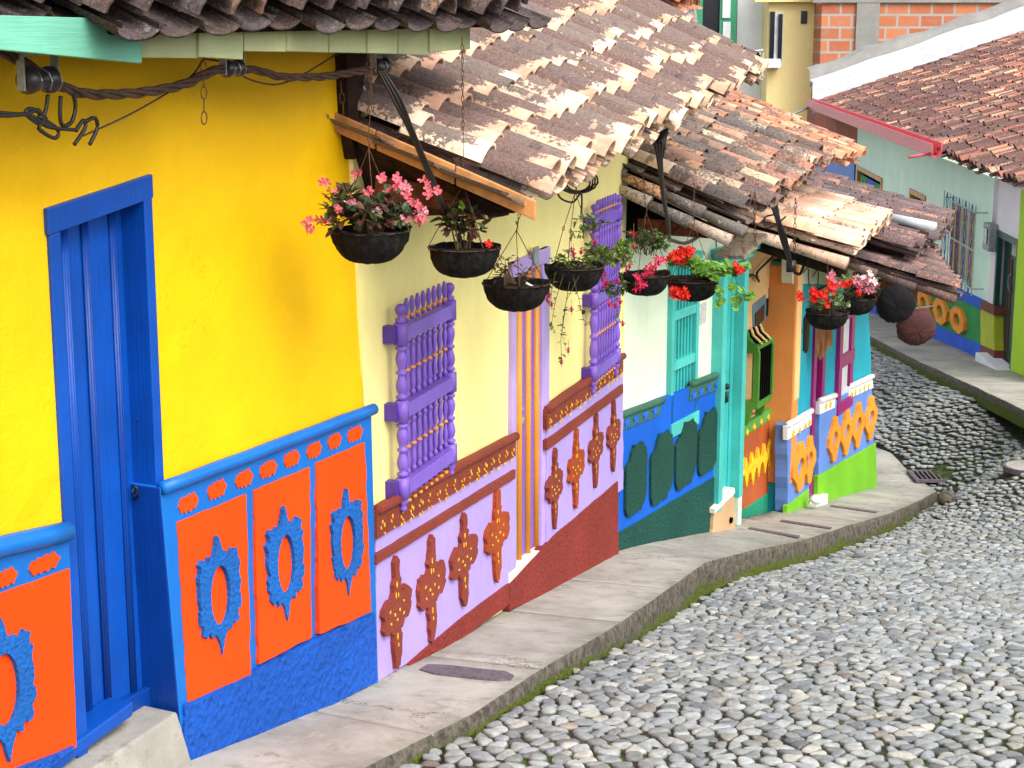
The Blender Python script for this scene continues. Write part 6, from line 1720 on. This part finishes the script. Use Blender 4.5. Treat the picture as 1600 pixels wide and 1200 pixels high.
blossoms(r_, [at(x, y, 12.0) for x, y in ((1050, 400), (1058, 402), (1066, 398), (1074, 396), (1078, 388), (1062, 392), (1052, 460), (1062, 463), (1070, 458), (1060, 455), (1153, 420), (1155, 422), (1062, 404))], .036, RED, cluster=7, rad=.028, petals=5)
# 7, 8 at the far eave
r_, c, r = basket('small dark bowl with scarlet geraniums, in front of the magenta door', 1293, 488, 64, 14.6, (1292, 405), hook=.28)
plantmass(r_, c, r, r * 1.1, .16, 220, [GD, G1, (.2, .22, .12)], .05, stems=20, shape='round')
blossoms(r_, [at(x, y, 14.45) for x, y in ((1250, 464), (1270, 458), (1278, 463), (1276, 455), (1283, 460), (1296, 452), (1300, 444), (1290, 470), (1272, 466))], .04, RED, cluster=7, rad=.03, petals=5)
r_, c, r = basket('dark bowl with pink and white blossoms beside the scarlet one, under the far eave', 1337, 466, 62, 15.4, (1331, 385), hook=.30)
plantmass(r_, c, r, r * 1.2, .20, 320, [GD, BR, G1, (.16, .14, .05)], .05, stems=26)
blossoms(r_, [at(x, y, 15.2) for x, y in ((1298, 432), (1303, 440), (1338, 440), (1350, 442), (1358, 455), (1352, 435), (1345, 450), (1366, 440), (1310, 445))], .045, (.78, .22, .32), cluster=5, rad=.03, petals=4)
blossoms(r_, [at(x, y, 15.2) for x, y in ((1354, 436), (1362, 442), (1346, 434), (1360, 430))], .045, (.85, .75, .78), cluster=5, rad=.03, petals=4, nm='white_blossoms')
blossoms(r_, [at(x, y, 15.15) for x, y in ((1322, 446), (1341, 458), (1326, 440))], .04, RED, cluster=6, rad=.025, petals=5, nm='red_blossoms')
# 9, 10 empty bowls seen from below
for (x, y, Y, mt, lab) in ((1400, 475, 16.4, M['bowl_black'], 'empty black hanging bowl with its round base towards the street, under the corner eave'), (1431, 511, 17.0, M['bowl_brown'], 'empty brown hanging bowl, lowest of all, in front of the far pavement')):
    r_, c, r = basket(lab, x, y, 60, Y, (x - 4, y - 42), hook=.26, tilt=-1.35, matb=mt, depth=.62)

# ================================================================== cables and small ironwork
def cat(P, off, F): return [F.at(x, y, off) for x, y in P]
def smooth(pts, n=6):
    out = []
    P = [pts[0]] + pts + [pts[-1]]
    for i in range(1, len(P) - 2):
        for k in range(n):
            t = k / n; a, b, c, d = P[i - 1], P[i], P[i + 1], P[i + 2]
            out.append(.5 * ((2 * b) + (c - a) * t + (2 * a - 5 * b + 4 * c - d) * t * t + (3 * b - a - 3 * c + d) * t ** 3))
    return out + [pts[-1]]
def twisted(mb, pts, r, n=3, pitch=.16, spread=1.0):
    pts = smooth(pts, 14); L = 0
    strands = [[] for _ in range(n)]
    for i, p in enumerate(pts):
        if i: L += (p - pts[i - 1]).length
        t = (pts[min(i + 1, len(pts) - 1)] - pts[max(0, i - 1)]).normalized(); a = t.cross(V((0, 0, 1))).normalized(); b = t.cross(a)
        for k in range(n):
            th = L / pitch * 6.2832 + k * 6.2832 / n; strands[k].append(p + (a * math.cos(th) + b * math.sin(th)) * r * spread)
    for s in strands: mb.tube(s, r, 6)
m = MB(); twisted(m, cat([(-90, 60), (0, 82), (40, 100), (80, 128), (130, 146), (190, 147), (240, 142), (290, 131), (330, 112), (360, 108)], .30, FA) , .0105, 3, pitch=.34)
twisted(m, cat([(360, 108), (400, 110), (440, 120), (500, 120), (545, 114), (592, 106)], .30, FA), .0095, 3, pitch=.34)
tag(mk('twisted_cable', m, M['cable_brown'], smooth=True), 'thick twisted brown cable strung along the yellow wall under the eave', 'cable')
m = MB(); m.tube(smooth(cat([(130, 212), (200, 180), (262, 145), (300, 118), (318, 92)], .27, FA)), .004, 5); m.tube(smooth(cat([(318, 92), (360, 100), (385, 122), (430, 132), (470, 118), (530, 82)], .27, FA)), .004, 5)
tag(mk('thin_cable', m, M['cable_brown'], smooth=True), 'thin brown cable hanging loosely behind the twisted one on the yellow wall', 'cable')
def insulator(x, y, off, F, w, h, lab, d=.05):
    c = F.at(x, y, off); t = thing('cable_insulator', lab, 'insulator', c - V((0, 0, h)), 'spool insulators carrying the cable')
    m = MB(); a = F.u
    ax = (V((0, 0, 1)), F.n, a)
    m.lathe(c - a * w, [(d * .6, 0), (d, w * .2), (d * .95, w * .5), (d * .7, w * .7), (d * .7, w * 1.3), (d * .95, w * 1.5), (d, w * 1.8), (d * .6, w * 2)], 14, ax=ax); mk('spool', m, M['porcelain'], t, smooth=True)
    m = MB()
    for s in (-1, 1): m.box(c + a * (w * 1.12 * s) + V((0, 0, h * .35)), a * .004, F.n * .016, V((0, 0, h * .8)))
    m.box(c + V((0, 0, h * 1.15)), a * (w * 1.12), F.n * .016, V((0, 0, .004))); mk('iron_bracket', m, M['steel'], t, bevel=.001)
    m = MB(); m.tube([c + (V((0, 0, 1)) * math.cos(q * .8) + F.n * math.sin(q * .8)) * d * .8 + a * (w * (q / 12 - .5)) for q in range(24)], .004, 5); mk('binding_wire', m, M['wire'], t)
insulator(60, 125, .32, FA, .075, .075, 'large grey spool insulator in an iron bracket under the mint board', d=.048)
insulator(363, 107, .30, FA, .055, .055, 'small black spool insulator halfway along the yellow wall', d=.036)
insulator(593, 104, .30, FA, .05, .05, 'black spool insulator at the corner of the yellow house where the cable drops', d=.04)
m = MB()
for P in ([(75, 148), (72, 170), (66, 190), (80, 196)], [(95, 150), (94, 180), (98, 196), (112, 190), (118, 165), (112, 140)], [(62, 195), (40, 178), (50, 170), (72, 186), (60, 200), (85, 216), (90, 202), (60, 182)], [(118, 205), (130, 188), (133, 200), (116, 226)], [(134, 190), (148, 184), (152, 200), (140, 226)], [(-60, 168), (0, 176), (40, 178), (60, 172), (68, 196)], [(-60, 172), (0, 181), (45, 180), (75, 198), (118, 203)]):
    m.tube(smooth(cat(P, .31, FA), 5), .0075, 6)
tag(mk('cable_tails', m, M['cable'], smooth=True), 'black cut cable tails curling under the big insulator on the yellow wall', 'cable ends')
m = MB(); m.tube(smooth(cat([(-10, 270), (2, 278), (3, 290), (-8, 298)], .2, FA)), .006, 6); 
def chainthing(P0, P1, lab, off=.45, F=FA):
    m = MB(); chain(m, F.at(P0[0], P0[1], off), F.at(P1[0], P1[1], off), L=.05, w=.011, r=.003); tag(mk('spare_chain', m, M['rustmetal']), lab, 'chain', 'spare chains hanging from the eaves')
chainthing((318, 76), (319, 194), 'long rusty chain hanging free in front of the yellow wall')
chainthing((532, 126), (537, 180), 'short rusty chain dangling at the upper corner of the yellow wall', off=.2)
chainthing((1119, 362), (1119, 386), 'short chain below the brown eave beam on the pale mint house', off=.3, F=FC)
chainthing((1179, 300), (1180, 384), 'thin chain over the pale new tiles', off=1.0, F=FC)
chainthing((1243, 310), (1241, 396), 'thin chain in front of the pale tiles, further down the row', off=1.0, F=FC)
# heavy cables dropping from the corner
m = MB()
for k, dx in enumerate((0, 6, 12)):
    m.tube(smooth([at(590 + dx * .6, 108, 7.85), at(612 + dx, 150, 7.85), at(640 + dx * .5, 205, 7.9), at(668 + dx * .5, 270, 8.0), at(690 + dx * .4, 322, 8.05), at(712 + dx * .2, 344, 8.2)], 8), .009 - .001 * k, 6)
tag(mk('dropping_cables', m, M['cable'], smooth=True), 'bundle of black cables dropping past the cream house roof edge', 'cable')
m = MB(); m.tube(smooth([at(765, 338, 8.5), at(790, 332, 8.7), at(805, 322, 8.9), at(832, 318, 9.0)], 6), .013, 6)
tag(mk('wall_cable', m, M['cable_brown'], smooth=True), 'bent dark cable running under the corner of the cream house eave', 'cable')
m = MB()
cc = at(903, 283, 9.9)
for k in range(4): m.tube([cc + V((math.cos(q * .45 + k) * (.07 + .015 * k), .02 * math.sin(q * .8 + k), math.sin(q * .45 + k) * (.06 + .01 * (k % 2)))) for q in range(15)], .006, 6)
m.tube(smooth([cc + V((-.1, 0, .05)), cc + V((-.11, 0, -.08)), cc + V((-.03, 0, -.12)), cc + V((.02, 0, -.07)), cc + V((.02, 0, -.2))], 6), .006, 6)
tag(mk('cable_coil', m, M['cable'], smooth=True), 'coil of black cable hanging from the cream house eave above the fuchsia', 'cable coil')
m = MB()
for k in range(3): m.tube(smooth([at(1024 + 5 * k, 222, 12.3), at(1030 + 2 * k, 262, 12.3), at(1036 + k, 310, 12.3), at(1043 + k, 348, 12.3), at(1046, 376, 12.3)], 6), .012, 6)
m.prism([at(x, y, 12.32) for x, y in ((1018, 215), (1046, 196), (1036, 250), (1027, 252))], [at(x, y, 12.36) for x, y in ((1018, 215), (1046, 196), (1036, 250), (1027, 252))])
m.tube(smooth([at(1046, 374, 12.5), at(1068, 380, 12.9), at(1085, 374, 13.3), at(1102, 360, 13.6)], 6), .014, 6)
tag(mk('dropping_cables', m, M['cable'], smooth=True), 'black cables dropping from the far end of the cream roof past the old tiles', 'cable')
m = MB()
for k in range(3): m.tube(smooth([at(1205 + 4 * k, 318, 14.9), at(1214 + 2 * k, 345, 14.9), at(1220 + 4 * k, 372, 15.0), at(1230 + 2 * k, 400, 15.2), at(1236, 415, 15.3)], 6), .013, 6)
m.tube(smooth([at(1212, 335, 14.9), at(1195, 340, 14.9), at(1198, 356, 14.9), at(1214, 350, 14.9), at(1228, 338, 14.9)], 6), .008, 5)
m.tube(smooth([at(1240, 425, 16.8), at(1250, 428, 16.8), at(1256, 415, 16.8), at(1262, 408, 16.9)], 6), .016, 5)
m.box(at(1236, 416, 15.4), V((.04, 0, 0)), V((0, .03, 0)), V((0, 0, .05)))
tag(mk('dropping_cables', m, M['cable'], smooth=True), 'tangled black cables dropping over the pale tiles to the peach house corner', 'cable')
m = MB(); m.tube(smooth([FD.at(1210, 398, .08), FD.at(1196, 412, .06), FD.at(1184, 424, .05), FD.at(1183, 432, .04), FD.at(1186, 440, .04), FD.at(1178, 430, .04), FD.at(1170, 431, .04)], 5), .012, 5)
tag(mk('wall_cable', m, M['cable'], smooth=True), 'crooked black cable on the upper peach wall', 'cable')
m = MB()
for P in ([(1246, 452), (1256, 425), (1266, 415)], [(1264, 446), (1263, 420)], [(1270, 432), (1276, 422), (1280, 412)], [(1278, 446), (1279, 420)]): m.tube(smooth([FE.at(x, y, .03) for x, y in P], 4), .006, 4)
tag(mk('thin_wires', m, M['cable'], smooth=True), 'thin wires on the cream band above the turquoise wall', 'wires')
# wall lamp and hanging sign on the turquoise house
t = thing('wall_lamp', 'dark wall lamp on the turquoise wall left of the magenta door', 'lamp', FE.at(1257, 560, .1))
m = MB(); m.lathe(FE.at(1259, 552, .10), [(.01, 0), (.03, .05), (.035, .25), (.04, .36), (.015, .42)], 8); mk('lantern', m, M['cable'], t, smooth=False)
m = MB(); m.tube([FE.at(1259, 520, .0), FE.at(1259, 508, .08), FE.at(1259, 515, .10)], .012, 6); m.box(FE.at(1258, 530, .01), FE.u * .05, FE.n * .01, V((0, 0, .12))); mk('bracket', m, M['cable'], t)
t = thing('hanging_sign', 'six sided wooden sign hanging edge out over the magenta door', 'sign', FE.at(1286, 560, .3))
c = at(1287, 535, 18.2); hx, hz = .09, .2
P = [(-.9, 1), (1, 1), (1, -.15), (.2, -.55), (-.3, -1), (-.9, -.6)]
m = MB(); m.prism([c + V((a * hx, 0, b * hz)) for a, b in P], [c + V((a * hx + .01, .03, b * hz)) for a, b in P]); mk('board', m, M['plank'], t, bevel=.004)
m = MB(); m.tube([c + V((0, .02, hz)), c + V((0, .02, hz + .22))], .004, 4); mk('chain', m, M['rustmetal'], t)
m = MB(); m.tube([at(1398, 489, 17.2) + V((.2, 0, 0)), at(1420, 484, 17.2), at(1460, 478, 17.2)], .008, 5); tag(mk('washing_line', m, M['wire']), 'pale cord stretched from the black empty bowl towards the far wall', 'cord')

# ================================================================== on the ground
def on_ground(px, py, dz=0.0):
    d = ray(px, py)
    for Y_ in np.arange(6, 45, .01):
        p = d * Y_
        if p.z < rz(p.x, p.y) + dz: return p
t = thing('drain_grate', 'black iron drain grate in the cobbles beside the pavement corner', 'drain', V((GRATE[0], GRATE[1], rz(*GRATE))))
gz = rz(*GRATE); gx_, gy_ = GRATE
m = MB(); m.box(V((gx_, gy_, gz - .035)), V((.25, 0, 0)), V((0, .24, 0)), V((0, 0, .01))); mk('sump', m, M['black'], t)
m = MB()
for s in (-1, 1): m.box(V((gx_ + s * .24, gy_, gz + .0)), V((.02, 0, 0)), V((0, .25, 0)), V((0, 0, .02))); m.box(V((gx_, gy_ + s * .24, gz + .002)), V((.25, 0, 0)), V((0, .02, 0)), V((0, 0, .02)))
mk('frame', m, M['plateiron'], t, bevel=.003)
for k in range(8):
    m = MB(); m.box(V((gx_ - .21 + .06 * k, gy_, gz + .005)), V((.010, 0, 0)), V((0, .22, 0)), V((0, 0, .015))); mk('bar', m, M['plateiron'], t)
t = thing('round_cover', 'round pale cover set in the cobbles at the edge of the street', 'manhole cover', V((MANHOLE[0], MANHOLE[1], rz(*MANHOLE))))
mz = rz(*MANHOLE)
m = MB(); mz -= .045; m.lathe(V((MANHOLE[0], MANHOLE[1], mz)), [(.28, -.03), (.28, .03), (.25, .032), (.25, .02)], 28); mk('rim', m, M['plateiron'], t, smooth=False)
m = MB(); m.lathe(V((MANHOLE[0], MANHOLE[1], mz)), [(.255, -.03), (.255, .03), (.24, .036), (.01, .038)], 28); mk('disc', m, M['pave'], t, smooth=False)
p = on_ground(1480, 787); m = MB(); m.lathe(p + V((0, 0, -.02)), [(.05, 0), (.10, .02), (.115, .08), (.10, .14), (.05, .17), (.01, .175)], 12, wob=lambda th, h: 1 + .25 * noise.noise(V((math.cos(th) * 1.5, math.sin(th) * 1.5, h * 6)))); m.lathe(p + V((0.01, -.1, .07)), [(.035, -.02), (.035, .0)], 8)
tag(mk('loose_stone', m, M['kerb'], smooth=True, attrs=True), 'dark rounded stone lying off the pavement corner', 'stone')
def cover(F, base, pts, lab, mat=M['plateiron']):
    P = [on_strip(F, base, x, y)[2] + V((0, 0, .009)) for x, y in pts]
    m = MB(); m.prism(P, [p - V((0, 0, .03)) for p in P]); tag(mk('utility_cover', m, mat), lab, 'cover', 'iron covers set in the pavement')
cover(FB, baseB, [(655, 1048), (668, 1040), (700, 1041), (790, 1051), (803, 1057), (798, 1063), (780, 1064), (680, 1055)], 'long dark rounded iron cover in the pavement by the lilac plinth')
cover(FE, baseE, [(1168, 827), (1172, 825), (1250, 838), (1247, 841)], 'narrow dark slot cover nearest the tan doorstep')
cover(FE, baseE, [(1219, 815), (1222, 813), (1300, 825), (1297, 827)], 'narrow dark slot cover in the pavement between two others')
cover(FE, baseE, [(1296, 792), (1299, 790), (1371, 800), (1368, 802)], 'narrow dark slot cover in front of the lime footed plinth')
t_ = MB(); p = FC.at(1144, 813, .12); t_.lathe(p - FC.n * .02, [(.03, 0), (.03, .02)], 8, ax=(FC.u, V((0, 0, 1)), FC.n)); mk('drain_hole', t_, M['black'], RC)
p = FE.at(1277, 776, .2); m = MB(); m.lathe(p + V((0, 0, -.08)), [(.04, 0), (.07, .03), (.08, .06), (.05, .09), (.01, .10)], 12, wob=lambda th, h: 1 + .3 * noise.noise(V((math.cos(th) * 1.5, math.sin(th) * 1.5, h * 6))))
tag(mk('white_rock', m, M['white'], smooth=True), 'white painted rock at the foot of the magenta door', 'rock')
# ------------------------------------------------------------------ camera and light
cam = bpy.data.cameras.new('camera'); co = bpy.data.objects.new('camera', cam); COL.objects.link(co)
cam.sensor_width = 36; cam.lens = FPX / 1600 * 36; cam.clip_end = 1000; cam.clip_start = 0.1
co.location = (0, 0, Z0); co.rotation_euler = (R(90) - PITCH, 0, 0)
scene.camera = co
w = bpy.data.worlds.new('World'); scene.world = w; w.use_nodes = True
nt = w.node_tree; bg = nt.nodes['Background']; sky = nt.nodes.new('ShaderNodeTexSky'); sky.sky_type = 'NISHITA'; sky.sun_disc = False
SUN_EL, SUN_AZ = 48.0, 140.0      # azimuth clockwise from +Y
sky.sun_elevation = R(SUN_EL); sky.sun_rotation = R(SUN_AZ); sky.dust_density = 4.0; sky.ozone_density = 0.6; sky.air_density = 1.0
hs = nt.nodes.new('ShaderNodeHueSaturation'); hs.inputs['Saturation'].default_value = 0.35
nt.links.new(sky.outputs[0], hs.inputs['Color']); nt.links.new(hs.outputs[0], bg.inputs[0]); bg.inputs[1].default_value = 0.36
sl = bpy.data.lights.new('sun', 'SUN'); so = bpy.data.objects.new('sun', sl); COL.objects.link(so)
sl.energy = 1.35; sl.angle = R(36); sl.color = (1.0, 0.95, 0.88)
az, el = R(SUN_AZ), R(SUN_EL)
d = V((math.sin(az) * math.cos(el), math.cos(az) * math.cos(el), math.sin(el)))
so.rotation_euler = d.to_track_quat('Z', 'Y').to_euler(); so.location = (0, 0, 30)
scene.view_settings.view_transform = 'Standard'; scene.view_settings.look = 'None'; scene.view_settings.exposure = 0
scene.render.engine = 'CYCLES'
scene.cycles.max_bounces = 6
